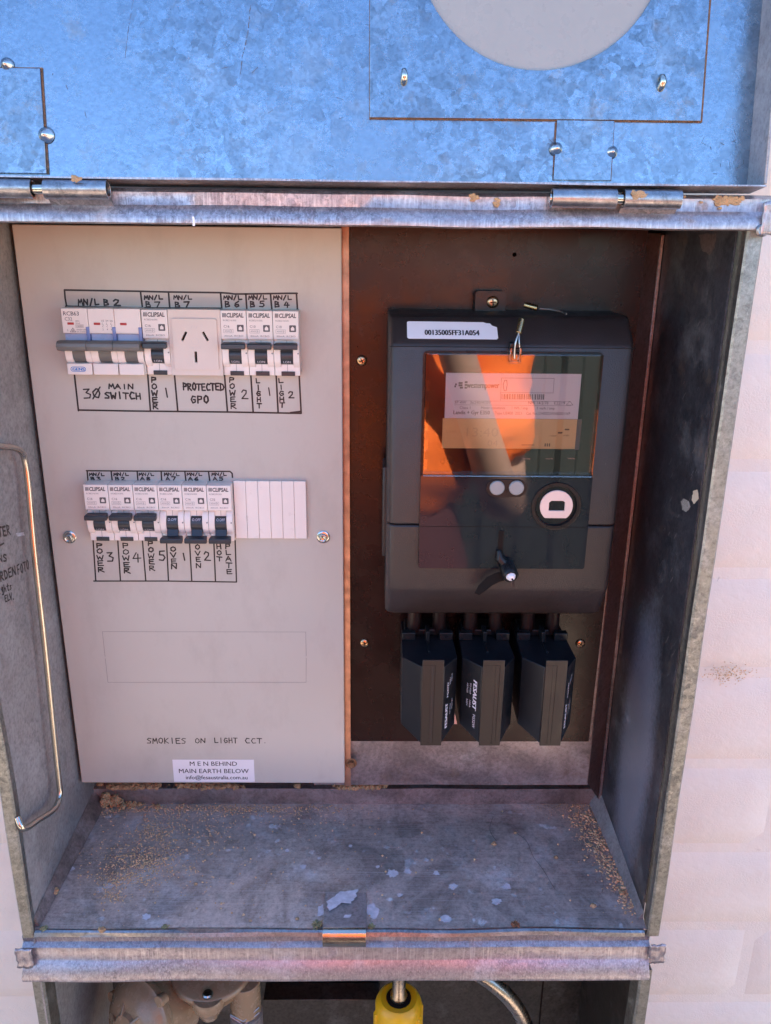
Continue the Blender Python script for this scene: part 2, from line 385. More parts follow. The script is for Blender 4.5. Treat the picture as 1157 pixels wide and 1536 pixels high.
        for _ in range(sub):
            mid = {}; nf = []
            def m(a, b):
                k = (min(a, b), max(a, b))
                if k not in mid: v.append((v[a]+v[b]).normalized()); mid[k] = len(v)-1
                return mid[k]
            for a, b, cc in f: x, y, z = m(a, b), m(b, cc), m(cc, a); nf += [(a,x,z),(b,y,x),(cc,z,y),(x,y,z)]
            f = nf
        c = Vector(c)
        vs = [c + Vector((q.x*sq[0], q.y*sq[1], q.z*sq[2]))*r*(1+amp*mnoise.noise(q*1.6+Vector((seed*7.3, seed, 0)))) for q in v]
        return s.add(vs, f)
    def shift(s, d):
        s.v = [q+Vector(d) for q in s.v]; return s
    def build(s, name, m, parent=None, bevel=0, smooth=35, seg=2, fix=True):
        o0 = Vector((0, 0, 0)); q = parent
        while q is not None: o0 = o0 + q.location/K; q = q.parent
        me = bpy.data.meshes.new(name); me.from_pydata([(p-o0)*K for p in s.v], [], s.f)
        if fix:
            import bmesh
            bm = bmesh.new(); bm.from_mesh(me); bmesh.ops.recalc_face_normals(bm, faces=bm.faces); bm.to_mesh(me); bm.free()
        me.materials.append(M[m] if isinstance(m, str) else m)
        o = bpy.data.objects.new(name, me); COL.objects.link(o)
        if parent is not None: o.parent = parent
        if smooth:
            me.shade_smooth(); me.set_sharp_from_angle(angle=R(smooth))
        if bevel:
            md = o.modifiers.new('bevel', 'BEVEL'); md.width = bevel*K; md.segments = seg; md.limit_method = 'ANGLE'; md.angle_limit = R(35)
            md.harden_normals = False
        return o
def tag(o, label, cat, group=None, kind=None):
    o['label'] = label; o['category'] = cat
    if group: o['group'] = group
    if kind: o['kind'] = kind
    return o
def thing(name, loc, label, cat, group=None):
    o = bpy.data.objects.new(name, None); COL.objects.link(o); o.location = Vector(loc)*K; o.empty_display_size = .02
    return tag(o, label, cat, group)
def copy_tree(o, parent=None):
    c = o.copy(); COL.objects.link(c)
    if parent is not None: c.parent = parent
    for ch in [q for q in bpy.data.objects if q.parent == o]: copy_tree(ch, c)
    return c
front = lambda y: (lambda x, z, d=0: (x, y-d, z))

_tc = {}
def glyphs(s, bold=0, shear=0, sp=1.0):
    k = (s, bold, shear, sp)
    if k not in _tc:
        cu = bpy.data.curves.new('t', 'FONT'); cu.body = s; cu.size = 1; cu.resolution_u = 2; cu.offset = bold; cu.shear = shear; cu.space_character = sp
        ob = bpy.data.objects.new('t', cu); COL.objects.link(ob)
        dg = bpy.context.evaluated_depsgraph_get(); me = ob.evaluated_get(dg).to_mesh()
        vs = [Vector(v.co[:2]) for v in me.vertices]; fs = [tuple(p.vertices) for p in me.polygons]
        ob.evaluated_get(dg).to_mesh_clear(); bpy.data.objects.remove(ob); bpy.data.curves.remove(cu)
        x0 = min(v.x for v in vs); x1 = max(v.x for v in vs)
        _tc[k] = ([Vector((v.x-x0, v.y)) for v in vs], fs, x1-x0)
    return _tc[k]
def text(mb, s, x, z, cap, fm, width=None, bold=0, shear=0, sp=1.0, align='l', rot=0, lift=.12):
    """printed words: baseline start x, z; cap height in mm; width squeezes to fit"""
    vs, fs, wd = glyphs(s, bold if bold > .03 else 0, shear, sp); k = cap/.69; kx = width/wd if width else k
    off = {'l': 0, 'c': -wd*kx/2, 'r': -wd*kx}[align]; ca, sa = math.cos(rot), math.sin(rot)
    for j in range(1 if not 0 < bold <= .03 else 3):
        dx = bold*2.2*abs(k)*j
        mb.add([fm(x+(v.x*kx+off+dx)*ca-v.y*k*sa, z+(v.x*kx+off+dx)*sa+v.y*k*ca, lift+.003*j) for v in vs], fs)

# handwriting: each letter as pen strokes on a 1 x 1 square
H = {'F':[[(.95,1),(.1,.97),(.12,0)],[(.12,.5),(.75,.53)]],'M':[[(0,0),(.12,.95),(.45,.35),(.8,1),(1,0)]],'N':[[(0,0),(.08,1),(.85,.05),(.95,1)]],'/':[[(.15,-.1),(.75,1.1)]],
 'L':[[(.1,1),(.15,.05),(.95,.1)]],'B':[[(.1,0),(.1,1)],[(.1,1),(.7,.9),(.75,.7),(.2,.52),(.85,.4),(.9,.12),(.1,0)]],
 '2':[[(.05,.75),(.3,1),(.75,.9),(.7,.6),(.05,.05),(1,.02)]],'7':[[(.0,.95),(.9,1),(.35,0)]],'6':[[(.8,1),(.2,.6),(.08,.2),(.4,0),(.85,.15),(.75,.45),(.15,.35)]],
 '5':[[(.9,1),(.2,.97),(.15,.6),(.7,.6),(.9,.3),(.6,0),(.05,.05)]],'4':[[(.45,1),(.02,.35),(.98,.42)],[(.68,.8),(.62,-.05)]],
 '3':[[(.1,.95),(.75,.98),(.35,.6),(.85,.4),(.75,.05),(.05,.03)]],'8':[[(.8,.85),(.4,1),(.1,.78),(.85,.3),(.5,0),(.1,.2),(.8,.85)]],
 '1':[[(.45,1),(.6,0)]],'Ø':[[(.5,.9),(.1,.6),(.2,.15),(.7,.05),(.95,.45),(.8,.85),(.5,.9)],[(.05,-.1),(1.05,1.1)]],
 'A':[[(0,0),(.45,1),(.95,.0)],[(.15,.35),(.8,.38)]],'I':[[(.5,1),(.5,0)]],'S':[[(.9,.9),(.4,1),(.1,.75),(.8,.35),(.7,.05),(.05,.05)]],
 'W':[[(0,1),(.15,.05),(.45,.6),(.75,.02),(1,1)]],'T':[[(0,1),(1,.95)],[(.5,.95),(.45,0)]],'C':[[(.9,.9),(.4,1),(.08,.5),(.35,.02),(.95,.08)]],
 'H':[[(.1,1),(.1,0)],[(.85,1),(.9,0)],[(.1,.5),(.85,.55)]],'P':[[(.15,1),(.1,0)],[(.15,1),(.85,.88),(.8,.55),(.12,.45)]],
 'O':[[(.5,1),(.12,.7),(.15,.2),(.55,0),(.9,.35),(.85,.8),(.5,1)]],'R':[[(.1,0),(.12,1),(.8,.9),(.75,.6),(.15,.5),(.95,0)]],
 'E':[[(.9,1),(.1,.97),(.12,.03),(.95,.02)],[(.12,.52),(.75,.55)]],'D':[[(.12,0),(.12,1),(.7,.88),(.95,.45),(.7,.08),(.12,0)]],
 'G':[[(.9,.9),(.4,1),(.08,.5),(.35,.02),(.85,.15),(.85,.5),(.5,.5)]],'V':[[(0,1),(.45,0),(.95,1)]],'K':[[(.12,1),(.12,0)],[(.9,1),(.15,.45),(.95,0)]],
 'm':[[(0,0),(.1,.8),(.35,.75),(.45,.1),(.55,.8),(.85,.75),(1,0)]],'.':[[(.3,.02),(.36,.04)]],'-':[[(0,.4),(1,.55)]],'g':[[(.8,.6),(.4,.7),(.15,.4),(.5,.15),(.8,.6),(.75,-.3),(.2,-.35)]],
 'h':[[(.1,1.1),(.12,0)],[(.12,.5),(.6,.6),(.8,0)]],'t':[[(.5,1),(.45,.05),(.8,0)],[(.1,.7),(.85,.7)]],'i':[[(.5,.65),(.5,0)],[(.5,.9),(.52,.92)]],'s':[[(.8,.65),(.3,.6),(.7,.25),(.1,0)]]}
HR = random.Random(3)
def hand(mb, s, q, wd, fm, pen, gap=.28, jit=.05):
    """write s inside the box q = (x0, z0, x1, z1)"""
    x0, z0, x1, z1 = q; n = len(s); cw = (x1-x0)/(n+(n-1)*gap); h = z1-z0
    for i, ch in enumerate(s):
        if ch not in H: continue
        ox = x0+i*cw*(1+gap); oz = z0+HR.uniform(-jit, jit)*h; sc = 1+HR.uniform(-jit, jit)
        for st in H[ch]:
            mb.stroke([(ox+(p[0]+HR.uniform(-jit, jit)*.6)*cw, oz+(p[1]+HR.uniform(-jit, jit)*.6)*h*sc) for p in st], pen*HR.uniform(.85, 1.15), fm, wd)

def rrect(x0, z0, x1, z1, r, n=5):
    out = []
    for cx_, cz_, a0 in ((x1-r, z1-r, 0), (x0+r, z1-r, 90), (x0+r, z0+r, 180), (x1-r, z0+r, 270)):
        for k in range(n+1):
            g = R(a0+90*k/n); out.append((cx_+r*math.cos(g), cz_+r*math.sin(g)))
    return out
def circle(cx_, cz_, r, n=48): return [(cx_+r*math.cos(2*math.pi*k/n), cz_+r*math.sin(2*math.pi*k/n)) for k in range(n)]

# ================================================================== ground, wall, fence
GZ = -1530
g = MB().box(-30000, 30000, -40000, 20000, GZ-200, GZ).build('ground', 'ground'); g['kind'] = 'structure'
WY = -30
wl = thing('brick_wall', (0, WY, GZ), 'pink painted rough brick wall that the metal box is set into', 'wall')
HX0, HX1, HZ0, HZ1 = -11, 461, -900, 14     # the opening the box sits in
b = MB()
b.box(-2600, HX0, WY+2, WY+240, GZ, 520); b.box(HX1, 2600, WY+2, WY+240, GZ, 520)
b.box(HX0, HX1, WY+2, WY+240, HZ1, 520); b.box(HX0, HX1, WY+2, WY+240, GZ, HZ0)
b.build('render_coat', 'paint_wall', wl)
brk = {}
def brick(x0, x1, z0, z1):
    k = (round(x1-x0), round(z1-z0))
    if k not in brk:
        mb = MB(); w_, h_ = x1-x0, z1-z0; nx, nz = max(2, int(w_/12)), 6
        vs = []; fs = []
        for j in range(nz+1):
            for i in range(nx+1):
                u, v_ = i/nx, j/nz; ex = min(u, 1-u)*w_; ez = min(v_, 1-v_)*h_
                e = min(1, min(ex, ez)/9); y = -1.5*math.sin(e*math.pi/2) + .6*mnoise.noise(Vector((u*w_*.04, v_*h_*.05, k[0])))
                vs.append((u*w_, y if e > 0 else 2.2, v_*h_)); 
        for j in range(nz):
            for i in range(nx): a = j*(nx+1)+i; fs.append((a, a+1, a+nx+2, a+nx+1))
        mb.add(vs, fs); o = mb.build('brick', 'paint_wall', None, smooth=80); brk[k] = o
    else:
        o = brk[k].copy(); COL.objects.link(o)
    o.parent = wl; o.location = Vector((x0, 0, z0))*K - Vector((0, 0, GZ))*K
P0 = -74.0
for r_ in range(-6, 11):
    z1 = P0-83.3*r_-4; z0 = z1-75.3
    for c_ in range(-3, 4):
        x0 = 461+ (5 if r_ % 2 else 118-235) + c_*240; x1 = x0+231
        for a, bb in ((x0, x1),):
            if z1 > HZ1+4 and z0 < HZ1: z0c = HZ1+2
            else: z0c = z0
            segs = [(a, bb)]
            if z0 < HZ1:
                segs = []
                if a < HX0-12: segs.append((a, min(bb, HX0-2)))
                if bb > HX1+12: segs.append((max(a, HX1+2), bb))
            for u, v_ in segs:
                if v_-u > 10 and z1-z0c > 8 and -240 < u and v_ < 960: brick(u, v_, z0c, z1)
# sandy smear on the wall
rs = random.Random(5); mb = MB()
for k in range(220):
    p = at(rs.gauss(1092, 17), rs.gauss(1010, 7), 'y', WY-3.2); mb.blob(p, rs.uniform(.25, .7), k, 0)
tag(mb.build('sand_smear', 'sand', None, smooth=0), 'yellow sandy smear stuck on the pink wall beside the box', 'dirt', kind='stuff')

fn = thing('steel_fence', (0, -2900, GZ), 'dull green ribbed steel fence across the yard facing the box', 'fence')
mb = MB(); x = -3600; prof = []
while x < 3600:
    prof += [(x, -2900), (x+60, -2900), (x+80, -2935), (x+140, -2935), (x+160, -2900)]; x += 160
n = len(prof); vs = [(p[0], p[1], GZ) for p in prof]+[(p[0], p[1], GZ+1500) for p in prof]
mb.add(vs, [(i, i+1, i+1+n, i+n) for i in range(n-1)]); mb.build('fence_sheet', 'fence', fn, smooth=0)
MB().box(-3600, 3600, -2945, -2890, GZ+1500, GZ+1540).build('top_rail', 'fence', fn, 2)
for x in (-3600, -1200, 1200, 3600): MB().box(x-30, x+30, -2960, -2942, GZ, GZ+1500).build('post', 'fence', fn, 2)

# ================================================================== the metal box
FY = -114.0
bx = thing('meter_box', (225, -30, -900), 'open galvanised steel meter box let into the pink brick wall, lid raised', 'meter box')
XL, XR, ZT, ZF, YB = -3.0, 452.0, 1.0, -492.8, 60.0
MB().strip([(-105, -478), (-111, -493), (YB, -493)][1:], 'x', XL, XR, -1.2).build('shelf', 'floor', bx)
# back ledge behind the boards
MB().strip([(32, ZF), (31, -477), (YB, -476.6)], 'x', XL, XR, 1.0, 24, .8, 2).build('back_ledge', 'rail_zinc', bx)
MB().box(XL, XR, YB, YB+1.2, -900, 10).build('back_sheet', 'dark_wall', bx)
MB().box(XL-1.2, XL, FY+3, YB, -900, 10).build('side_sheet', 'wall_zinc', bx, 0)['label'] = 'left side sheet with handwriting'
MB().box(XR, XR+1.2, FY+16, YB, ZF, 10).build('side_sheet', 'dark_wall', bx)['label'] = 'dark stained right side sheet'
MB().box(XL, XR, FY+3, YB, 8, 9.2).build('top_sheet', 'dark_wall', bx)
# small fillet flanges along the shelf
MB().add([(XL+.3, 30, -478), (XL+.3, FY+6, -484), (XL+4, FY+6, ZF+.5), (XL+10, 32, ZF+.5), (XL+.3, 30, -492), (XL+.3, FY+6, -492.5)],
   [(0,1,2,3),(4,5,2,3),(0,3,4),(1,5,2)]).build('shelf_flange', 'rail_zinc', bx)
MB().add([(XR-.3, 30, -476), (XR-.3, FY+12, -486), (XR-4, FY+12, ZF+.5), (XR-8, 32, ZF+.5), (XR-.3, 30, -492), (XR-.3, FY+12, -492.5)],
   [(0,1,2,3),(4,5,2,3),(0,3,4),(1,5,2)]).build('shelf_flange', 'wall_zinc', bx)
# shelf front lip, rolled up a little
MB().strip([(-110.2, ZF+.25), (-112.6, ZF+1.0), (-114.4, ZF+.2), (-115.4, ZF-2.6)], 'x', XL+2, XR-3, .9, 40, 1.2, 4).build('shelf_lip', 'hinge', bx, 0)
# top and bottom front rails
MB().strip([(-100, 17.2), (-111, 17.0), (-113.6, 15.6), (-113.2, 9.5), (-113.8, 8.4), (-117.6, 3), (-117.8, 1.0), (-114, .4), (-100, 1.8)], 'x', -60, 463, -1.0, 60, .7, 1).build('top_rail', 'frame', bx, 0, smooth=50)
MB().strip([(-104, -498.5), (-110.2, -499.5), (-109.2, -505), (-112.8, -507.5), (-113, -518), (-114, -519.5), (-120, -529), (-119.8, -531.5), (-116, -532.6), (-100, -532.6)], 'x', -12, 455, -1.0, 60, .8, 9).build('bottom_rail', 'frame', bx, 0, smooth=50)
# side frame strips: a front face and a lip turned inwards
for sx, xi, xo in ((-1, -1.5, -11), (1, 451.5, 461.5)):
    mb = MB()
    prof = [(xo, -60), (xo, FY+2), (xo-sx*1.5, FY), (xi+sx*1.2, FY), (xi, FY+1.2), (xi+sx*3, FY+18)]
    if sx > 0: prof = prof[::-1]
    mb.strip(prof, 'z', ZT, -497, 1.0, 40, .7, sx+3)
    o = mb.build('side_frame', 'frame_side', bx, 0, smooth=40)
    prof2 = [(xo+sx*-1, -60), (xo-sx*1, FY+3), (xi+sx*1.5, FY+3), (xi, FY+4.5), (xi, FY+20)]
    if sx > 0: prof2 = prof2[::-1]
    MB().strip(prof2, 'z', -533, -900, 1.0, 12, .5, sx).build('side_frame', 'frame_side', bx, 0, smooth=40)
# dark blue lip inside the right frame
# corner tabs
def tab(cx_, cz_, seed, right=True):
    mb = MB(); vs = []; n = 8
    for j in range(n+1):
        for i in range(n+1):
            u, v_ = i/n-.5, j/n-.5
            y = FY-5-1.0*mnoise.noise(Vector((u*3, v_*3, seed)))
            vs.append((cx_+u*11.5+1.6*mnoise.noise(Vector((v_*5, seed, 1))), y, cz_+v_*17+1.6*mnoise.noise(Vector((u*5, seed, 7)))))
    fs = [(j*(n+1)+i, j*(n+1)+i+1, (j+1)*(n+1)+i+1, (j+1)*(n+1)+i) for j in range(n) for i in range(n)]
    mb.add(vs, fs); o = mb.build('corner_tab', 'frame', bx, smooth=60); so = o.modifiers.new('s', 'SOLIDIFY'); so.thickness = .0012; so.offset = -1
    return o
tab(462, 6, 1); tab(459, -509, 2); tab(-9, -512, 3)
o = MB().lathe((457.5, FY-4.8, 0), [(3.6, 0), (3.6, -.6), (2.6, -1.4), (1.2, -1.0), (.1, -.9)], 'y', 20).build('rivet', 'hinge', bx, smooth=40)
# mounting rail between the boards, mounting plate, right flange
MB().strip([(228, 3.2), (223.6, 3.2), (223.6, 24)], 'z', 2, -452, 1.0).build('mounting_rail', 'rail_reflect', bx)
MB().strip([(8.2, -409), (8.2, -455), (16, -456)], 'x', 196, 434, .9, 20, .4, 2).build('mounting_plate', 'rail_zinc', bx)
MB().strip([(9.5, -2), (9.5, -455)], 'x', 429.6, 433, -.9).build('flange_edge', 'rail_zinc', bx)
MB().add([(433, 6.5, -1), (433, 6.5, -452), (451.6, 27, -486), (451.6, 27, -1), (433, 60, -1), (433, 60, -452)], [(0,3,2,1),(0,1,5,4)]).build('side_flange', 'flange', bx)
MB().box(449.3, 451.8, 22.5, 25.5, -486, -2).build('flange_lip', 'rail_zinc', bx, .4)
def pan_screw(mb_parent, c, r, m='screw', cross=True, ax=-1):
    """pan-head screw facing -y"""
    x, y, z = c; o = MB().lathe((x, y, z), [(r, 0), (r, -.5), (r*.86, -1.3), (r*.55, -1.75), (.01, -1.9)], 'y', 22).build('screw', m, mb_parent, smooth=50)
    if cross:
        mb = MB(); a = random.uniform(0, 1.5)
        for k in range(2):
            g = a+k*math.pi/2; dx, dz = math.cos(g)*r*.5, math.sin(g)*r*.5; nx, nz = -math.sin(g)*r*.1, math.cos(g)*r*.1
            yy = y-1.93-.03*k
            mb.add([(x-dx-nx, yy, z-dz-nz), (x+dx-nx, yy, z+dz-nz), (x+dx+nx, yy, z+dz+nz), (x-dx+nx, yy, z-dz+nz)], [(0,1,2,3)])
        mb.build('cross_slot', 'slot', o)
    return o
def hexbolt(parent, c, r, m='bright_zinc', rot=.3):
    x, y, z = c; o = MB().lathe((x, y, z), [(r*1.5, 0), (r*1.5, -.5), (r*1.3, -1.0), (r*.9, -1.1)], 'y', 28).build('bolt', m, parent, smooth=40)
    MB().lathe((x, y-1.1, z), [(r, 0), (r, -2.6), (r*.8, -3.1), (r*.5, -2.4), (.01, -2.3)], 'y', 6).build('bolt_head', m, o, .3, smooth=20)
    return o
p = at(527, 1140, 'y', 7); o = hexbolt(bx, (p.x, 3.0, p.z), 3.3, 'rust'); o['label'] = 'rusty bolt'
# ---- shelf latch bracket
p0 = (210.6, 242.4)
MB().strip([(-76.5, ZF+1.4), (-98, ZF+1.5), (-110, ZF+4.6), (-114, ZF+4.8)], 'x', p0[0], p0[1], 1.1, 4, .15).build('latch_bracket', 'wall_zinc', bx, .2, smooth=60)
MB().strip([(-114, ZF+4.8), (-117, ZF+4.2), (-118.8, ZF+2.4), (-120.2, ZF-2.2), (-120, ZF-7), (-118.5, ZF-9)], 'x', p0[0], p0[1], 1.1, 4, .15).build('latch_lip', 'rod', bx, .1, smooth=60)
def patch(name, m, parent, pts, fm, lift=.08, seed=0, sub=4, amp=.12):
    """thin irregular stain or flake with a ragged outline"""
    out = []; n = len(pts)
    cx_ = sum(q[0] for q in pts)/n; cy_ = sum(q[1] for q in pts)/n
    for i in range(n):
        a, b_ = Vector(pts[i]), Vector(pts[(i+1) % n])
        for k in range(sub):
            q = a.lerp(b_, k/sub); s_ = 1+amp*mnoise.noise(Vector((q.x*.6, q.y*.6, seed)))*2; out.append((cx_+(q.x-cx_)*s_, cy_+(q.y-cy_)*s_))
    mb = MB(); tri = tessellate_polygon([[Vector((q[0], q[1], 0)) for q in out]])
    mb.add([fm(q[0], q[1], lift) for q in out], [tuple(t) for t in tri])
    return mb.build(name, m, parent, smooth=0)
flo = lambda x, y, d=0: (x, y, ZF+d)
bra = lambda x, y, d=0: (x, y, ZF+2.62+d)
def fpx(L, zz): return [(q.x, q.y) for q in (at(a, b_, 'z', zz) for a, b_ in L)]
patch('oxide_flake', 'oxide', bx, fpx([(505,1342),(512,1336),(535,1335),(534,1345),(526,1355),(512,1354),(505,1360),(492,1368),(491,1352)], ZF+2.7), bra, seed=1)
patch('oxide_flake', 'oxide', bx, fpx([(512,1380),(518,1372),(527,1372),(524,1381)], ZF+2.7), bra, seed=2)
patch('oxide_flake', 'oxide', bx, fpx([(550,1358),(560,1355),(569,1365),(566,1378),(556,1377),(550,1370)], ZF), flo, seed=3)
patch('oxide_flake', 'oxide', bx, fpx([(478,1360),(485,1357),(486,1372),(476,1375)], ZF), flo, seed=4)
patch('oxide_flake', 'oxide', bx, fpx([(92,1298),(104,1296),(113,1303),(100,1310),(89,1311)], ZF), flo, seed=5)
for i, (a, b_, r_) in enumerate([(431,1276,4),(479,1287,3),(526,1269,3),(567,1300,3),(589,1310,9),(612,1307,6),(600,1342,4),(655,1310,5),(680,1330,7),(669,1378,9),(455,1300,5),(220,1375,7),(745,1352,8),(760,1330,7),(640,1290,4)]):
    L = [(a+r_*math.cos(t*1.05+i), b_+.7*r_*math.sin(t*1.05+i)) for t in range(6)]
    patch('oxide_spot', 'oxide', bx, fpx(L, ZF), flo, seed=i+9, amp=.3)
rgt = lambda y, z, d=0: (XR-d, y, z)
def spx(L, xx): return [(q.y, q.z) for q in (at(a, b_, 'x', xx) for a, b_ in L)]
for i, (m_, L) in enumerate([('window', [(1022,752),(1026,748),(1034,752),(1036,760),(1030,768),(1024,765)]), ('cream_splash', [(1040,737),(1047,733),(1049,748),(1042,756),(1038,750)]),
    ]):
    patch('paint_splash', m_, bx, spx(L, XR), rgt, .15, i+40)
patch('paint_drip', 'flange', bx, spx([(1048,352),(1075,350),(1073,372),(1064,381),(1054,376)], XR), rgt, .1, 62)
rs = random.Random(11); mb = MB()
for k in range(110):
    a, b_ = rs.gauss(1018, 30), rs.uniform(480, 1080); a -= (b_-700)*.11; l = rs.uniform(2, 9)
    q = spx([(a, b_), (a+l*.5, b_-l)], XR)
    mb.stroke(q, rs.uniform(.15, .5), rgt, .12)
mb.build('scratches', 'print_light', bx, smooth=0)['kind'] = 'stuff'
# ---- handwriting on the left side sheet (reads from front to back)
lft = lambda y, z, d=0: (XL+d, y, z)
mb = MB()
def lw(s, pxa, pxb, h, pen=.8, dz=0):
    a = at(*pxa, 'x', XL); b_ = at(*pxb, 'x', XL)
    y0, y1 = a.y, b_.y; z0 = a.z
    sl = (b_.z-a.z)/(y1-y0)
    m_ = MB(); hand(m_, s, (y0, 0, y1, h), .12, lambda y, z, d: (XL+d, y, z0+sl*(y-y0)+z), pen*1.35); m_.build('handwriting', 'ink', bx, smooth=0)
lw('METER', (-14, 808), (16, 802), 6.5, .95); lw('-', (-4, 822), (6, 817), 2, .9); lw('SIGNS', (-24, 847), (11, 842), 5, .9)
lw('GARDEN', (-12, 877), (24, 862), 6, .9); lw('FOTO', (27, 862), (44, 853), 7, .85); lw('Lights', (-6, 892), (18, 884), 4.8, .8); lw('ELV.', (8, 903), (22, 898), 4.5, .8)
patch('oxide_flake', 'oxide', bx, spx([(24,800),(36,798),(37,803),(26,805)], XL), lft, .12, 50)
# ---- wire stay on the left side
def pxx(a, b_, xx): q = at(a, b_, 'x', xx); return (xx, q.y, q.z)
pts = [(6,-125,-118), pxx(0, 669, 6), pxx(18, 671, 6), pxx(30, 676, 6), pxx(37, 688, 6), pxx(43, 730, 6), pxx(52, 830, 6), pxx(66, 955, 6), pxx(79, 1080, 6), pxx(88, 1165, 6), pxx(90, 1190, 6), pxx(86, 1206, 6), pxx(78, 1217, 6), pxx(58, 1230, 5), pxx(36, 1243, 3), (-1, -112, -392)]
def smooth_pts(P, n=5):
    P = [Vector(q) for q in P]; out = []
    for i in range(len(P)-1):
        a, b_, c, d = P[max(i-1, 0)], P[i], P[i+1], P[min(i+2, len(P)-1)]
        for k in range(n):
            t = k/n; out.append(.5*((2*b_)+(c-a)*t+(2*a-5*b_+4*c-d)*t*t+(3*b_-a-3*c+d)*t**3))
    return out+[P[-1]]
MB().tube(smooth_pts(pts), 2.2, 14).build('wire_stay', 'rod', bx, smooth=60)

# ---- lid
TL = R(8); LB = Vector((0, -100, 25))
def lidp(x, v, d=0):
    """point on the inner face of the lid: v up the sheet, d towards the viewer"""
    return (x, LB.y + v*math.sin(TL) - d*math.cos(TL), LB.z + v*math.cos(TL) + d*math.sin(TL))
LX0, LX1, LV = -16, 453.5, 480
def lidbox(mb, x0, x1, v0, v1, d0, d1):
    mb.hexa([lidp(x0, v0, d1), lidp(x1, v0, d1), lidp(x1, v0, d0), lidp(x0, v0, d0), lidp(x0, v1, d1), lidp(x1, v1, d1), lidp(x1, v1, d0), lidp(x0, v1, d0)]); return mb
lid = bpy.data.objects.new('lid', None); COL.objects.link(lid); lid.parent = bx; lid.location = Vector(lidp(225, 0))*K - bx.location
lidm = MB(); cxx, cvv = 333, 123
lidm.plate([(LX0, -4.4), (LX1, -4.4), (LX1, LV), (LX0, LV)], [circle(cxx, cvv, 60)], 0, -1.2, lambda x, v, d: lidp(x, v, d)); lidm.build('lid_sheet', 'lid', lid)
lidm = MB(); lidm.strip([(-3.6, -1), (-5.2, 1.5), (-5.4, 22)], 'x', LX0-2, LX1+1.2, .9, 50, .5, 3)
lidm.v = [Vector(lidp(q.x, q.y, q.z)) for q in lidm.v]; lidm.build('lid_flange', 'frame', lid, smooth=50)
lidm = MB(); lidbox(lidm, LX1+.05, LX1+1.6, -4.6, LV, -1, 21.5); lidm.build('lid_flange', 'wall_zinc', lid, .3)
lidm = MB(); lidbox(lidm, LX0-2, LX0-.8, -3.2, LV, 0, 21); lidm.build('lid_flange', 'wall_zinc', lid, .3)
lidm = MB(); lidbox(lidm, LX0-2, LX1+1.6, LV, LV+1.2, 0, 21); lidm.build('lid_flange', 'frame', lid, .3)
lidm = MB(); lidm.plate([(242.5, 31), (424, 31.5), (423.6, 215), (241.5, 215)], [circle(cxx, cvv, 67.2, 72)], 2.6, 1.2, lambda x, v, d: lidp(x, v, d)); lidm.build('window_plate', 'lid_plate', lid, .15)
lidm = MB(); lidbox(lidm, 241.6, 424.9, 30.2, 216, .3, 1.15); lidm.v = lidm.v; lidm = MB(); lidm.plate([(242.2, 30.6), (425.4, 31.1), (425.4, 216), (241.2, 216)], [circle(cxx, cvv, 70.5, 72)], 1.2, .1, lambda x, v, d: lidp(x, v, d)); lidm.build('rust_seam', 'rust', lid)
lidm = MB(); lidm.plate(circle(cxx, cvv, 70, 72)  , [], 1.15, .35, lambda x, v, d: lidp(x, v, d)); lidm.build('viewing_window', 'window', lid)
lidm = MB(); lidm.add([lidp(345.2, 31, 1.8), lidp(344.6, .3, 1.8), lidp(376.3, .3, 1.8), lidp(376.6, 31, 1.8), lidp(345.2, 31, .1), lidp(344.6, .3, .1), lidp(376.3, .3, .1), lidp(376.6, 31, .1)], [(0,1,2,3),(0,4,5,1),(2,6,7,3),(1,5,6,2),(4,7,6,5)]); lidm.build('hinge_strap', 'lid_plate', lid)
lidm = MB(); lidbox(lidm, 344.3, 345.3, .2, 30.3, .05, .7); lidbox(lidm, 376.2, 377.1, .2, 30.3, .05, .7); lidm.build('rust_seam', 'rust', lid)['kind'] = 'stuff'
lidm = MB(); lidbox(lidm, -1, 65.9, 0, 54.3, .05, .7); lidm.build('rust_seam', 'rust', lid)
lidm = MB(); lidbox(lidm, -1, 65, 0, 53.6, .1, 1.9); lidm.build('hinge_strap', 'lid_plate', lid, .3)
ln = Vector((0, -math.cos(TL), math.sin(TL)))
for a, b_, r_, m_ in ((345.6, 16.6, 3.6, 'bright_zinc'), (376.4, 15.2, 3.2, 'bright_zinc'), (65.5, 20.2, 4.2, 'bright_zinc'), (47, 55.5, 3.4, 'bright_zinc')):
    MB().lathe(lidp(a, b_, .6), [(r_*1.1, 0), (r_, .6), (r_*.8, 1.7), (r_*.45, 2.6), (r_*.3, 3.4), (.01, 3.6)], ln, 20).build('weld_stud', m_, lid, smooth=50)
for a, b_ in ((260.8, 51.5), (400.6, 50.4)):
    o = MB().tube([Vector(lidp(a, b_-3, 1.5)), Vector(lidp(a, b_-2, 4)), Vector(lidp(a+.4, b_, 5.6)), Vector(lidp(a, b_+2.6, 5)), Vector(lidp(a-.4, b_+3.6, 3))], [1.9, 2.1, 1.9, 1.5, .9], 10).build('window_clip', 'rod', lid, smooth=60)
lidm = MB(); rs = random.Random(2)
lf = lambda x, v, d=0: lidp(x, v, d)
lidm.stroke([(167, 95), (160, 40)], .0001, lf, .1)
def lpx(a, b_):
    d = _fw + _r*((a-578.5)/F_PX) - _u*((b_-768)/F_PX); n_ = Vector((0, math.cos(TL), -math.sin(TL)))
    t = (LB-CAM).dot(n_)/d.dot(n_); q = CAM+d*t; return (q.x, (q-LB).dot(Vector((0, math.sin(TL), math.cos(TL)))))
lidm = MB()
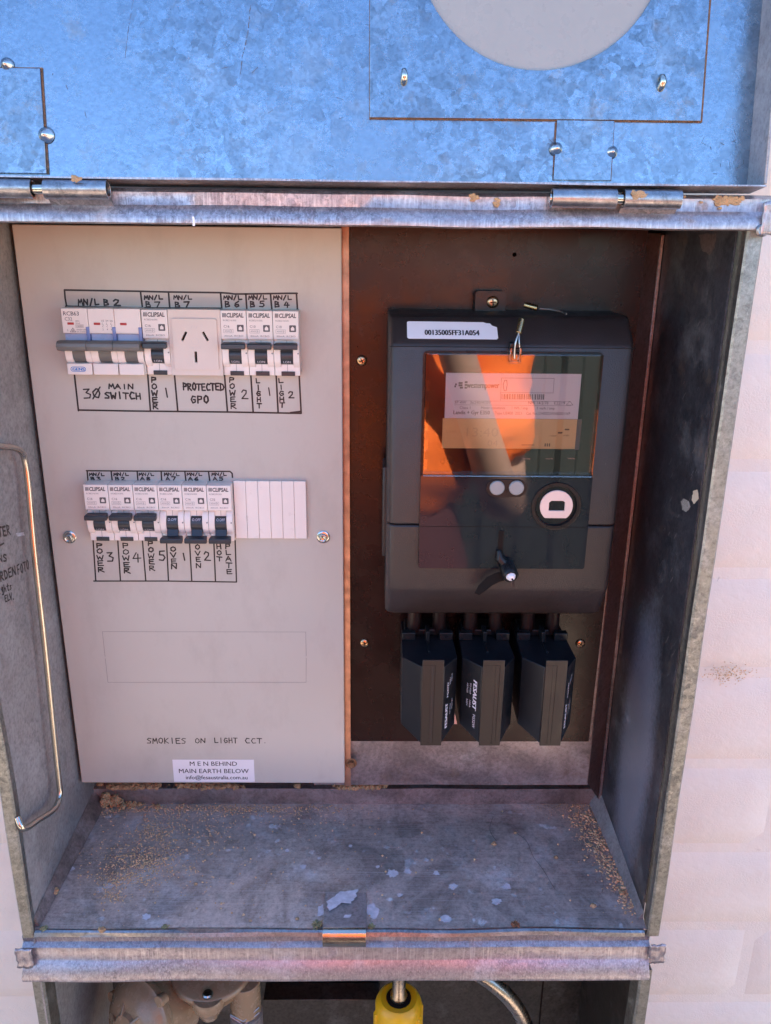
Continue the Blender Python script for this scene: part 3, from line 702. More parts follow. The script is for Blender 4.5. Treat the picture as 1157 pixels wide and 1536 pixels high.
for L, w_ in (([(376, 8), (372, 50), (364, 85), (360, 118)], .8), ([(200, 0), (192, 50), (187, 96)], .45), ([(434, 30), (438, 140), (442, 250)], .12)):
    Q = [lpx(*q) for q in L]; 
    Q2 = []
    for (a, b_) in zip(Q[:-1], Q[1:]):
        for k in range(10): Q2.append((a[0]+(b_[0]-a[0])*k/10+rs.uniform(-.15, .15), a[1]+(b_[1]-a[1])*k/10))
    for k in range(0, len(Q2)-2):
        if rs.random() < .8: lidm.stroke(Q2[k:k+2], w_*rs.uniform(.2, .6), lf, .1)
for k in range(26):
    a, b_ = rs.uniform(1050, 1118) if k < 14 else rs.uniform(0, 550), rs.uniform(180, 262) if k < 14 else rs.uniform(0, 250); l = rs.uniform(2, 12); g_ = rs.uniform(0, 3)
    lidm.stroke([lpx(a, b_), lpx(a+l*math.cos(g_), b_+l*math.sin(g_))], rs.uniform(.12, .35), lf, .1)
for c_ in ((833, 220),):
    for k in range(14):
        g_ = rs.uniform(0, 6.3); l = rs.uniform(8, 18); lidm.stroke([lpx(c_[0]+3*math.cos(g_), c_[1]+3*math.sin(g_)), lpx(c_[0]+l*math.cos(g_), c_[1]+l*math.sin(g_)*.8)], .3, lf, 1.0 if c_[0] == 833 else .1)
lidm.build('scratches', 'print_grey', lid, smooth=0)['kind'] = 'stuff'
# ---- hinges
def hinge(x0, x1, x2, x3, z, y, dz=0):
    h = bpy.data.objects.new('hinge', None); COL.objects.link(h); h.parent = bx; h.location = Vector((x0, y, z))*K - bx.location
    for a, b_, s_ in ((x0, x1, 0), (x2, x3, 1)):
        n = 22; prof = []
        for k in range(n+1):
            g_ = R(-60+ (330)*k/n) if s_ else R(100+330*k/n); rr = 5.0-.0*k
            prof.append((y+rr*math.cos(g_), z+rr*math.sin(g_)))
        MB().strip(prof, 'x', a, b_, 1.3, 6, .35, s_+x0).build('knuckle', 'hinge', h, .25, smooth=40)
    MB().cyl((x0-1, y, z), 2.7, 'x', x3-x0-1, 14).build('pin', 'rod', h, smooth=40)
    MB().add([(x2, y+3, z-4.6), (x3, y+3, z-4.6), (x3, FY+.2, z-8.5), (x2, FY+.2, z-8.5)], [(0,1,2,3)]).build('leaf', 'hinge', h)
def hx(a, y): return at(a, 285, 'y', y).x
hinge(20, hx(50, -121), hx(68, -121), hx(163, -121), at(110, 284, 'y', -121).z, -121)
hinge(hx(828, -121), hx(925, -121), hx(936, -121), hx(1022, -121), at(925, 298, 'y', -121).z, -121)

# ---- lower compartment
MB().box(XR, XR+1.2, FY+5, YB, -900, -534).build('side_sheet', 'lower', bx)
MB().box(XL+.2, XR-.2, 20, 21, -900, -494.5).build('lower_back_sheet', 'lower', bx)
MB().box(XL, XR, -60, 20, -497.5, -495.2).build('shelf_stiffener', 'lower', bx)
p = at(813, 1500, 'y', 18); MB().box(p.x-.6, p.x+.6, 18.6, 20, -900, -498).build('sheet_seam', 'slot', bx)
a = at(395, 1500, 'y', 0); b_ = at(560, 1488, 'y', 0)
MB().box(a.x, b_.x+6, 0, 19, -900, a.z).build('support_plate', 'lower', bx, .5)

# ================================================================== things in the lower bay
rg = thing('gas_regulator', (60, -20, -900), 'beige cast gas regulator with a ribbed round cap below the shelf', 'gas regulator')
def q3(px, py, y): return at(px, py, 'y', y)
c = q3(212, 1530, -60); ax = Vector((-.55, -.75, .25)).normalized()
MB().lathe(c - ax*42, [(28, 0), (31, 4), (31, 34), (34, 36), (34, 39)], ax, 40).build('barrel', 'beige', rg, .5)
cap = MB().lathe(c - ax*3, [(36, 0), (36.5, 2), (36.5, 5), (33, 7), (31, 12), (28, 13), (25, 17), (14, 18), (12, 21), (.01, 21.6)], ax, 40).build('cap', 'beige', rg, smooth=50)
t1 = ax.orthogonal().normalized(); t2 = ax.cross(t1)
for k in range(6):
    g_ = k*math.pi/3+.2; d = t1*math.cos(g_)+t2*math.sin(g_)
    MB().cyl(c - ax*4 + d*36.5, 4.8, ax, 8, 14).build('lug', 'beige', cap, .6)
    e = d.cross(ax); 
    mb = MB(); A = c+d*31+ax*6; B = c+d*12+ax*17.5
    mb.hexa([A-e*1.2-ax*6, B-e*1.2-ax*6, B+e*1.2-ax*6, A+e*1.2-ax*6, A-e*1.2+ax*2.4, B-e*1.2+ax*2.2, B+e*1.2+ax*2.2, A+e*1.2+ax*2.4]).build('rib', 'beige', cap, .5)
c = q3(322, 1474, -50)
MB().lathe((c.x-6, -30, c.z-3), [(34, 0), (36, -2), (36, -5), (32, -8), (30, -16), (24, -24), (16, -30)], 'z', 40).build('body', 'beige', rg, smooth=50)
MB().lathe((c.x-4, -58, c.z-4.2), [(13, 0), (14, -2), (14, -9), (12, -12), (8, -22)], 'z', 28).build('flange_ear', 'beige', rg, smooth=50)
o = MB().lathe((c.x-4, -60, c.z-2.6), [(4.6, 0), (4.6, 1.8), (3.6, 2.8), (.01, 3)], 'z', 18).build('screw', 'bright_zinc', rg, smooth=40)
MB().box(c.x-6, c.x-2, -60.4, -59.4, c.z+.3, c.z+.7).build('slot', 'slot', o)
c2 = q3(368, 1490, -40)
MB().cyl((c2.x, -40, c2.z+16), 13.5, 'z', -34, 26).build('outlet', 'beige', rg, .6)
MB().cyl((c2.x, -40, c2.z-15), 11, 'z', -6, 26).build('outlet_collar', 'bright_zinc', rg, .4)
mb = MB()
for k in range(7): mb.lathe((c2.x, -40, c2.z-20-k*3.2), [(12.6, 0), (14.4, -1), (14.4, -2.2), (12.6, -3.2)], 'z', 24)
mb.build('hose_sleeve', 'rope', rg, smooth=40)
mb = MB(); 
for s_ in (-1, 1): mb.tube([(c2.x-12, -50, c2.z-14-s_), (c2.x, -54, c2.z-18-s_*2), (c2.x+13, -48, c2.z-10-s_*3)], .5, 6)
mb.build('seal_wire', 'wire', rg)

yn = thing('yellow_pipe_nut', q3(597, 1536, -40), 'bright yellow plastic nut on a short steel pipe under the shelf', 'pipe fitting')
c = q3(598, 1512, -40)
MB().lathe((c.x, -40, c.z+10), [(11, 2), (16, 2.5), (19, 0), (20.6, -4), (20.6, -60)], 'z', 32).build('nut_body', 'yellow', yn, smooth=45)
mb = MB()
for k in range(8):
    g_ = k*math.pi/4+.25; d = Vector((math.cos(g_), math.sin(g_), 0)); e = Vector((-d.y, d.x, 0)); A = Vector((c.x, -40, c.z))+d*20
    mb.hexa([A-e*3+Vector((0,0,-50)), A+d*2.6-e*2.4+Vector((0,0,-50)), A+d*2.6+e*2.4+Vector((0,0,-50)), A+e*3+Vector((0,0,-50)), A-e*3+Vector((0,0,2)), A+d*2.4-e*2.4+Vector((0,0,-1)), A+d*2.4+e*2.4+Vector((0,0,-1)), A+e*3+Vector((0,0,2))])
mb.build('grip_ribs', 'yellow', yn, .6)
MB().lathe((c.x, -40, c.z+12.3), [(11, -1), (11, .4), (6.2, .5)], 'z', 28).build('nut_mouth', 'slot', yn)
MB().lathe((c.x, -40, c.z-4), [(6.0, 0), (6.0, 16), (7.6, 17), (7.6, 20), (5.9, 24), (5.9, 60)], 'z', 26).build('pipe', 'pipe', yn, smooth=50)
P = [q3(700, 1448, -31), q3(718, 1460, -32), q3(740, 1475, -34), q3(765, 1498, -36), q3(785, 1530, -38), q3(800, 1580, -40), q3(805, 1640, -40)]
o = MB().tube(smooth_pts(P, 6), 6.9, 20).build('bent_pipe', 'pipe', None, smooth=60)
tag(o, 'curved bare steel pipe bending down right of the yellow nut', 'pipe')

# ================================================================== grey switchboard panel
PW, PH = 223.0, 447.3
sp = thing('switchboard_panel', (0, 0, -PH), 'tall grey switchboard panel with black handwritten circuit boxes', 'switchboard')
MB().box(0, PW, 0, 14, -PH, 0).build('face_sheet', 'panel', sp, .8, seg=3)
for a, b_ in ((104, 806), (485, 806)):
    q = at(a, b_, 'y', -1); hexbolt(sp, (q.x, 0, q.z), 3.4, 'bright_zinc', .2)
pf = front(0)
def pp(a, b_): q = at(a, b_, 'y', 0); return (q.x, q.z)
mb = MB()
def line(L, w_=.85):
    Q = [pp(*q) for q in L]; m_ = MB(); m_._k = line.k; line.k += 3; m_.stroke(Q, w_, pf, .10); m_.build('marker_line', 'ink', sp, smooth=0)
line.k = 0
for L in ([(97,435),(212,437),(253,438),(332,439),(345,440),(352,441),(368,441),(430,440),(446,440)], [(97,435),(98,447),(100,458)], [(99,459.5),(213,462),(332,462.5)],
    [(211,437),(214,462)], [(253,438),(255,463)], [(331,439),(333,463)], [(369,441),(370.5,464)], [(406,441),(408,464)], [(445,441),(446.5,465)],
    [(112,562),(118,616)], [(118,615),(200,616.5),(342,618),(452,620)], [(222,562),(226,617)], [(262,562),(267,617)], [(337,562),(341.5,618)], [(376.5,562),(380,618)], [(414.5,562),(417.5,619)], [(449,562),(452,620)], [(436,619),(452,617)],
    [(130,706),(200,706.5),(345,707),(348.5,710),(349,716)], [(131,706),(132.5,724)], [(167,707),(169,724)], [(206,707),(207.5,724)], [(242,707),(243,724)], [(277.5,707),(279.5,724)], [(313,707),(315,722)],
    [(140,811),(144,871)], [(177,811),(181,871)], [(214,811),(219,871)], [(250,811),(253,871)], [(284.5,811),(288,872)], [(321,811),(323.5,872)], [(353,811),(355,873)], [(141,871.5),(250,871.5),(355,873)]):
    line(L, 1.25 if L[0][1] < 700 else 1.1)
mb = MB()
def write(s, x0, y0, x1, y1, pen=.75, gap=.25, jit=.05, into=None):
    a = pp(x0, y1); b_ = pp(x1, y0); m_ = into or MB(); hand(m_, s, (a[0], a[1], b_[0], b_[1]), .13, pf, pen*1.28, gap, jit)
    if into is None: m_.build('handwriting', 'ink', sp, smooth=0)
def vert(s, x0, y0, x1, y1, pen=.75):
    n = len(s); h = (y1-y0)/n; m_ = MB()
    for i, ch in enumerate(s):
        dx = (y0+i*h-y0)*.06; write(ch, x0+dx, y0+i*h+.8, x1+dx-1, y0+(i+1)*h-1.6, pen, jit=.06, into=m_)
    m_.build('handwriting', 'ink', sp, smooth=0)
write('MN/L', 118, 449, 148, 457.5, .85); write('B', 156, 449, 163, 458, .85); write('2', 171, 449, 180, 458, .85)
for x0, s_ in ((217, 'B7'), (261, 'B7'), (336, 'B6'), (373.5, 'B5'), (410.5, 'B4')):
    write('MN/L', x0, 443.5, x0+27, 449, .75, .2); write(s_[0], x0+2, 452.5, x0+9, 460.5, .8); write(s_[1], x0+16, 452.5, x0+23.5, 460.5, .8)
write('3Ø', 126, 583, 150, 597, .85, .1); write('MAIN', 164, 576.5, 200, 583, .9); write('SWITCH', 158, 589, 211, 598, .9, .2)
vert('POWER', 227, 565, 236, 615, .85); write('1', 246, 582, 254, 595, .85)
write('PROTECTED', 275, 575.5, 336, 585, .95, .18); write('GPO', 287, 594, 313, 604, .95)
vert('POWER', 344, 565, 353, 614); write('2', 363, 585, 372, 598, .8)
vert('LIGHT', 384, 567, 391, 614); write('1', 400, 582, 408, 593, .75)
vert('LIGHT', 418, 567, 426, 613); write('2', 433, 587, 441, 597, .8)
for x0, s_ in ((134.5, 'B3'), (171, 'B2'), (209, 'A8'), (247, 'A7'), (281, 'A6'), (318, 'A5')):
    write('MN/L', x0, 709.5, x0+22, 713.5, .6, .2); write(s_[0], x0+2, 715.5, x0+8, 720.5, .62); write(s_[1], x0+11, 715.5, x0+17, 720.5, .62)
vert('POWER', 145, 814, 155, 859, .8); write('3', 161, 829, 171, 842, .8)
vert('POWER', 184, 814, 194, 861, .8); write('4', 200, 829, 211, 842, .8)
vert('POWER', 222, 811, 231, 857, .8); write('5', 239, 827, 248, 840, .8)
vert('OVEN', 256, 819, 265, 855, .8); write('1', 272, 830, 280, 840, .8)
vert('OVEN', 293, 816, 301, 853, .8); write('2', 307, 828, 315, 841, .8)
vert('HOT', 325, 816, 333, 843, .8); vert('PLATE', 338, 815, 347, 862, .8)
write('SMOKIES', 221, 1107, 279, 1115, .6, .2); write('ON', 293, 1107.5, 308, 1114.5, .6, .25); write('LIGHT', 322, 1107, 356, 1114.5, .6, .25); write('CCT.', 368, 1107, 402, 1114.5, .6, .3)
mb = MB(); q = [pp(154, 947), pp(459, 947), pp(459, 1023), pp(162, 1024)]
q = [(31.4, -305), (192.6, -304.6), (192, -350), (31.4, -350.6)]
mb.stroke([q[0], q[1]], .22, pf, .1); mb.stroke([q[1], (q[1][0], -326)], .22, pf, .1); mb.stroke([(q[1][0], -328), q[2]], .22, pf, .1); mb.stroke([q[2], q[3]], .22, pf, .1)
mb.stroke([q[3], (q[3][0], -329)], .22, pf, .1); mb.stroke([(q[3][0], -327), q[0]], .22, pf, .1)
mb.build('knockout_outline', 'pencil', sp, smooth=0)

st = thing('paper_label', at(320, 1172, 'y', 0), 'small white printed label at the bottom of the grey panel', 'label')
a = at(261.5, 1172.5, 'y', 0); b_ = at(381, 1139.5, 'y', 0)
MB().box(a.x, b_.x, -.18, -.02, a.z, b_.z).build('label_paper', 'sticker', st, smooth=0)
mb = MB(); fmx = front(-.19); cxm = (a.x+b_.x)/2; hh = b_.z-a.z
text(mb, 'M E N BEHIND', cxm, b_.z-hh*.27, hh*.19, fmx, (b_.x-a.x)*.58, align='c', lift=.06, bold=.004)
text(mb, 'MAIN EARTH BELOW', cxm, b_.z-hh*.60, hh*.19, fmx, (b_.x-a.x)*.86, align='c', lift=.06, bold=.004)
text(mb, 'info@fesaustralia.com.au', cxm+2, b_.z-hh*.88, hh*.17, fmx, (b_.x-a.x)*.76, align='c', lift=.06, bold=.006)
mb.build('lettering', 'ink', st, smooth=0)

# ---- circuit breakers
def breaker(loc, rating, model, on, label, group, x_off=0):
    t = thing('circuit_breaker', loc, label, 'circuit breaker', group)
    X, Y, Z = loc
    w_ = 17.8
    mb = MB(); mb.box(X+.1, X+w_, Y, Y-8.2, Z, Z-45)
    mb.build('body', 'white_plastic', t, .35)
    mb = MB(); mb.box(X+.1, X+w_, Y-8.2, Y-12.4, Z, Z-19.5); mb.build('label_block', 'white_top', t, .45)
    for s_ in (0, 1):        # cheeks beside the toggle, curved in side view
        xa, xb = (X+.1, X+4.6) if s_ == 0 else (X+13.4, X+w_)
        prof = [(Y-8.2, Z-20.4)] + [(Y-8.2-3.9*math.sin(math.pi*k/8)**.5, Z-20.6-18.6*k/8) for k in range(9)] + [(Y-8.2, Z-39.3)]
        MB().prism(prof[1:-1], 'x', xa, xb).build('cheek', 'white_plastic', t, .25, smooth=50)
    MB().box(X+8.8, X+9.05, Y-8.25, Y-8.35, Z-20.5, Z-42).build('moulding_line', 'print_light', t)
    MB().box(X+4.6, X+14.2, Y-8.2, Y-9.2, Z-42, Z-45.1).build('clip', 'black_plastic', t, .3)
    # toggle: a drum between the cheeks and a bar on it
    cy, cz, rr = Y-6, Z-31, 6.6
    sgn = 1 if on else -1
    prof = [(cy, cz-6.0)] + [(cy-rr*math.cos(R(-66+132*k/8)), cz+rr*math.sin(R(-66+132*k/8))) for k in range(9)] + [(cy, cz+6.0)]
    tg = MB().prism(prof, 'x', X+4.7, X+13.3).build('toggle', 'black_plastic', t, .3, smooth=50)
    zb = Z-23.4 if on else Z-41.0
    mb = MB(); mb.hexa([(X+.6, Y-19.5, zb-2.2), (X+17.4, Y-19.5, zb-2.2), (X+16.6, Y-12.7, zb-2.4), (X+1.4, Y-12.7, zb-2.4), (X+.6, Y-19.2, zb+1.6), (X+17.4, Y-19.2, zb+1.6), (X+16.6, Y-12.7, zb+2.2), (X+1.4, Y-12.7, zb+2.2)])
    mb.build('toggle_bar', 'black_plastic', tg, .8, seg=3)
    mb = MB(); mb.hexa([(X+4.8, Y-13, zb-2*1), (X+13.2, Y-13, zb-2), (X+13.2, Y-8, cz-2.5), (X+4.8, Y-8, cz-2.5), (X+4.8, Y-14, zb+1.6), (X+13.2, Y-14, zb+1.6), (X+13.2, Y-8, cz+3), (X+4.8, Y-8, cz+3)])
    mb.build('toggle_neck', 'black_plastic', tg, .5)
    mb = MB(); s2 = 'I.ON' if on else 'O.OFF'; zt = cz-4.9 if on else cz+3.2
    dy = cy-rr*math.cos(R(44)); 
    fmt = (lambda x, z, d=0: (x, cy-math.sqrt(max(.1, (rr+.1)**2-(z-cz)**2)), z))
    text(mb, s2, X+9, zt, 1.7, fmt, width=5.2 if on else 6.4, align='c'); mb.build('lettering', 'print_white', tg, smooth=0)
    # printed label
    fl = front(Y-12.4); mb = MB()
    for k in range(3): mb.add([fl(X+1.6+k*.85, Z-4.6, .1), fl(X+2.2+k*.85, Z-4.6, .1), fl(X+2.2+k*.85+.15, Z-1.8, .1), fl(X+1.6+k*.85+.15, Z-1.8, .1)], [(0,1,2,3)])
    text(mb, 'CLIPSAL', X+4.4, Z-4.6, 2.8, fl, 11.8, bold=.035, shear=.12)
    mb.plate(rrect(X+11.3, Z-14.2, X+15.9, Z-9.6, .5), [[(X+12.4, Z-13.2), (X+14.8, Z-13.2), (X+14.8, Z-11.6), (X+13.6, Z-10.4), (X+12.4, Z-11.6)][::-1]], Y-12.5, Y-12.45)
    text(mb, 'C'+rating, X+2.2, Z-11.6, 1.7, fl, 3.9)
    mb.build('lettering', 'print_grey', t, smooth=0)
    mb = MB(); text(mb, model, X+2, Z-7.2, 1.1, fl, 9.0); text(mb, '4500 3', X+2.6, Z-14.4, 1.0, fl, 5.2); text(mb, '30mA  RCBO', X+2.4, Z-17.7, 1.1, fl, 13)
    for za in (-12.7, -15.1): mb.stroke([(X+2.0, Z+za), (X+8.6, Z+za)], .16, fl, .1)
    for xa in (2.0, 7.0, 8.6): mb.stroke([(X+xa, Z-12.7), (X+xa, Z-15.1)], .16, fl, .11)
    mb.build('fine_print', 'print_light', t, smooth=0)
    MB().cyl((X+17.0, Y-12.2, Z-29), .55, 'y', -.25, 10).build('rivet_dimple', 'print_light', t)
    return t
XU, ZU, XD, ZD = 85.7, -54.4, 33.1, -179.7
GU, GL = 'circuit breakers in the upper row', 'circuit breakers in the lower row'
breaker((XU, 0, ZU), '16', 'RCBE216/30S', True, 'breaker marked POWER 1, between the triple main switch and the power socket', GU)
breaker((XU+54, 0, ZU), '16', 'RCBE216/30S', True, 'breaker marked POWER 2, just right of the power socket', GU)
breaker((XU+72, 0, ZU), '10', 'RCBE210/30S', True, 'breaker marked LIGHT 1 in the upper row', GU)
breaker((XU+90, 0, ZU), '10', 'RCBE210/30S', True, 'breaker marked LIGHT 2 at the right end of the upper row', GU)
for i, (rt, on, lb) in enumerate([('16', True, 'breaker marked POWER 3 at the left end of the lower row'), ('16', True, 'breaker marked POWER 4, second in the lower row'), ('16', True, 'breaker marked POWER 5, switched up beside the first switched off one'),
    ('16', False, 'breaker marked OVEN 1, toggle down, directly right of the POWER 5 breaker'), ('16', False, 'breaker marked OVEN 2, toggle down, directly left of the HOT PLATE breaker'), ('32', False, 'breaker marked HOT PLATE with its toggle down, beside the blank strips')]):
    breaker((XD+18*i+(.0 if i else 0), 0, ZD), rt, 'RCBE2%s/30S' % rt, on, lb, GL)

# ---- three pole main switch
X, Y, Z = XU-54.4, 0, ZU+.5
ms = thing('main_switch', (X, Y, Z), 'three pole main switch with wide grey toggle bar, RCB63 C32', 'main switch')
W3 = 18.0
for k in range(3):
    xa, xb = X+k*W3+.08, X+(k+1)*W3-.08
    pole = MB().box(xa, xb, 0, -8.4, Z, Z-45.2).build('pole_body', 'white_plastic', ms, .35)
    MB().box(xa, xb, -8.4, -13, Z, Z-17).build('upper_cover', 'white_top', ms, .5)
    MB().box(xa+.3, xb-.3, -8.4, -13.4, Z-37.5, Z-45.3).build('lower_cover', 'white_top', ms, .5)
    MB().box(xa+.6, xb-.6, -8.6, -11.2, Z-17.2, Z-23).build('blue_flap', 'blue_flap', ms, .3)
    MB().box(xb-1.8, xb+.6 if k < 2 else xb+.4, -9, -13.6, Z-12.4, Z-22).build('blue_post', 'blue_post', ms, .4)
    MB().box(xa+3.8, xa+8.2, -13, -13.35, Z-11.1, Z-9.5).build('indicator', 'red', ms, .2)
    for s_ in (0, 1):
        a, b_ = (xa, xa+5) if s_ == 0 else (xb-4, xb)
        prof = [(-8.4-5.5*math.sin(math.pi*j/8)**.5, Z-20.5-18.0*j/8) for j in range(9)]
        MB().prism(prof, 'x', a, b_).build('cheek', 'white_plastic', ms, .25, smooth=50)
    cy, cz, rr = -5, Z-29.5, 9
    prof = [(cy, cz-7.5)] + [(cy-rr*math.cos(R(-60+120*j/10)), cz+rr*math.sin(R(-60+120*j/10))) for j in range(11)] + [(cy, cz+7.5)]
    MB().prism(prof, 'x', xa+5.1, xb-4.1).build('toggle_drum', 'grey_toggle', ms, .3, smooth=50)
    prof = [(-12.5, Z-21.5), (-20, Z-21.2), (-22.4, Z-22.6), (-23, Z-25), (-22, Z-27.4), (-19, Z-28.2), (-12.5, Z-29)]
    MB().prism(prof, 'x', xa-(2.2 if k == 0 else 0), xb+(.3 if k == 2 else 0)).build('toggle_bar', 'grey_toggle', ms, .7, smooth=40, seg=3)
fl = front(-13)
mb = MB(); text(mb, 'RCB63', X+1.7, Z-4.9, 2.7, fl, 10.6, bold=.005); text(mb, 'C32', X+2.4, Z-8.3, 2.2, fl, 5.0)
text(mb, '400V~', X+9.4, Z-9.0, .9, fl, 3.2); text(mb, '30mA', X+9.4, Z-10.4, .8, fl, 3.2); text(mb, '10000', X+10, Z-12.6, 1.2, fl, 4.2)
for za in (-11.0, -12.9): mb.stroke([(X+9.4, Z+za), (X+14.6, Z+za)], .14, fl, .1)
for xa in (9.4, 14.6): mb.stroke([(X+xa, Z-11), (X+xa, Z-12.9)], .14, fl, .11)
mb.stroke([(X+5.2, Z-16), (X+7.2, Z-13.2), (X+9.0, Z-16), (X+5.2, Z-16)], .3, fl, .1); mb.stroke([(X+6.6, Z-15.8), (X+7.2, Z-14.4), (X+7.8, Z-15.8)], .3, fl, .12)
text(mb, '2', X+3.2, Z-15.4, 1.2, fl); text(mb, 'AS/NZS 61009', X+9.6, Z-14.8, .9, fl, 7); text(mb, 'IEC 61009-1', X+9.6, Z-16.2, .8, fl, 7)
for k, s_ in enumerate(('1/2', '3/4', '5/6')):
    xx = X+W3+9.2+k*2.9; text(mb, s_, xx, Z-8.8, 1.2, fl, 1.9)
    mb.stroke([(xx+.8, Z-9.4), (xx+.2, Z-10.6), (xx+1.2, Z-11), (xx+.4, Z-12.2), (xx+1, Z-12.6)], .16, fl, .1); text(mb, '246'[k], xx+.3, Z-14.6, 1.2, fl)
mb.build('lettering', 'print_grey', ms, smooth=0)
fl = front(-13.4); mb = MB(); zc = Z-41.4
mb.plate(rrect(X+2.8, zc-1.7, X+13.4, zc+1.7, 1.7), [rrect(X+3.2, zc-1.3, X+13.0, zc+1.3, 1.3)[::-1]], -13.5, -13.45)
text(mb, 'GENS', X+8.1, zc-.95, 1.9, fl, 8.4, bold=.03, align='c'); mb.build('lettering', 'print_blue', ms, smooth=0)

# ---- power socket
X, Z = XU+18.1, ZU+.2
gp = thing('power_socket', (X, 0, Z), 'square ivory three pin power socket between the breakers', 'power socket')
cx_ = X+17.9; cz_ = Z-21.5
def slot(cx0, cz0, l, w_, g_):
    d = Vector((math.sin(g_), math.cos(g_))); n_ = Vector((d.y, -d.x)); c0 = Vector((cx0, cz0))
    return [tuple(c0+d*l/2+n_*w_/2), tuple(c0+d*l/2-n_*w_/2), tuple(c0-d*l/2-n_*w_/2), tuple(c0-d*l/2+n_*w_/2)]
sl = [slot(cx_-7.3, cz_+2.6+1, 6.8, 1.7, R(28)), slot(cx_+7.3, cz_+3.6, 6.8, 1.7, R(-28)), slot(cx_-.1, cz_-10.6, 7.6, 1.8, R(.5))]
MB().plate([(X, Z-45), (X+35.8, Z-45), (X+35.8, Z), (X, Z)], sl, -11.6, -10).build('surround', 'gpo', gp, 0)
MB().box(X, X+35.8, 0, -10, Z-45, Z).build('housing', 'gpo', gp, 0)
MB().plate(rrect(X+2.5, Z-41, X+33.4, Z-6, 1.2), sl, -12.9, -11.65).build('socket_face', 'gpo', gp, .35)
MB().box(X+3, X+33, -10.02, -10.1, Z-40, Z-7).build('slot_floor', 'slot', gp)
mb = MB(); fl = front(-12.9); mb.stroke(circle(cx_, cz_+2.6-2.4, 2.4, 16)+[circle(cx_, cz_+.2, 2.4, 16)[0]], .22, fl, .08); text(mb, '10A 250V', cx_, cz_-4.8, 1.5, fl, 8, align='c'); text(mb, '///', cx_, cz_+9, 2, fl, 5, align='c')
mb.build('embossed_marks', 'emboss', gp, smooth=0)

# ---- blank cover strip
X, Z = XD+108.4, ZD+1.0
bs = thing('blanking_strip', (X, 0, Z), 'white plastic blanking strip of six narrow covers, right of the lower breakers', 'blank cover')
for k in range(6):
    MB().box(X+k*9+.06, X+(k+1)*9-.14, 0, -3.4, Z-45.5, Z).build('blank_cover', 'white_plastic', bs, .3)

# ================================================================== black meter board
bd = thing('meter_board', (330, 5, -410), 'black laminate board behind the electricity meter', 'board')
q = at(772, 382, 'y', 5)
MB().plate([(228.4, -409), (429.5, -409), (434, 1), (228.4, 1)], [circle(q.x, q.z, 1.5, 14)[::-1]], 5, 9.5).build('board_sheet', 'board', bd, 0)
for a, b_ in ((543, 541), (547, 965), (871, 966)):
    q = at(a, b_, 'y', 4); pan_screw(bd, (q.x, 5, q.z), 3.9)

# ---- electricity meter
em = thing('electricity_meter', (333, 5, -270), 'large dark grey electricity meter with amber display and clear cover', 'electricity meter')
x0, x1 = 255.0, 413.8
prof = [(5, -44), (-36, -46), (-42, -49), (-60, -69), (-61, -72), (-61, -187), (-61, -188), (5, -188)]
def shell(mb, prof, x0, x1, rc):
    mb.prism(prof, 'x', x0, x1)
b1 = MB(); 
# upper body, slightly rounded corners in front view
def body(name, x0, x1, sec, m, inset=3, bev=3.0):
    """sec: list of (z, yfront); rounded sides by bevel"""
    mb = MB(); n = len(sec); vs = []
    for z, y in sec: vs += [(x0, 5, z), (x0, y+6, z), (x0+2.0, y+1.6, z), (x0+6, y, z), (x1-6, y, z), (x1-2.0, y+1.6, z), (x1, y+6, z), (x1, 5, z)]
    fs = [tuple(range(8)), tuple((n-1)*8+k for k in range(7, -1, -1))]
    for j in range(n-1):
        for k in range(8): k2 = (k+1) % 8; fs.append((j*8+k, j*8+k2, (j+1)*8+k2, (j+1)*8+k))
    mb.add(vs, fs); return mb
o = body('u', x0, x1, [(-53.5, -38), (-54.6, -42), (-56, -44.5), (-69.5, -59), (-72, -60.6), (-192, -61)], 'meter').build('upper_case', 'meter', em, 1.2, smooth=40)
o = body('l', x0, x1-.5, [(-192.7, -61), (-238.5, -60.6), (-242.5, -59.4), (-264, -47), (-268, -41)], 'meter').build('terminal_cover', 'meter', em, 1.2, smooth=40)
MB().box(x0-2.6, x0+4, -2, -30, -160, -228).build('side_clip', 'meter', em, 1.2)
MB().box(x0+3, x1-3, 5, -30, -54.6, -200).build('base', 'seal_black', em, 2)
MB().box(x0+.5, x1-.5, -60.7, -60.9, -71.9, -71.5).build('seam_line', 'slot', em)
# mounting lug
lg = MB().plate(rrect(315.5, -56, 337, -40, 2.5), [], -6, 4.9).build('mounting_lug', 'seal_black', em, 1.0)
q = at(739, 453, 'y', -5); pan_screw(lg, (q.x, -6, q.z), 4.2)
# serial sticker on the upper slope
sl0 = Vector((0, -44.5, -56)); sl1 = Vector((0, -59, -69.5)); sd_ = (sl1-sl0).normalized(); sn_ = Vector((0, -math.cos(math.atan2(14.5, 13.5)), math.sin(math.atan2(14.5, 13.5))))
def slp(x, v, d=0): q = sl0 + sd_*v + sn_*d; return (x, q.y, q.z)     # v runs down the slope
xa, xb = at(611, 490, 'y', -52).x, at(747, 490, 'y', -52).x
rr_ = [(xa+1, 16.6), (xa, 15.6), (xa, 3), (xa+1, 2.2), (xb-9, 2.4), (xb-7, 3.2), (xb-4.5, 3.4), (xb-3.4, 5.2), (xb-.2, 6.6), (xb, 15.6), (xb-1, 16.6)]
stk = MB().plate(rr_, [], .25, .05, lambda x, v, d: slp(x, v, d)).build('serial_sticker', 'sticker', em)
mb = MB(); text(mb, '00135005FF31A054', (xa+xb)/2-.5, 13.6, -4.3, lambda x, v, d=0: slp(x, v, .25+d), (xb-xa)*.60, align='c', bold=.015)
# text() runs baseline upwards, here v runs down: the negative height flips it back
mb.build('lettering', 'ink', stk, smooth=0)
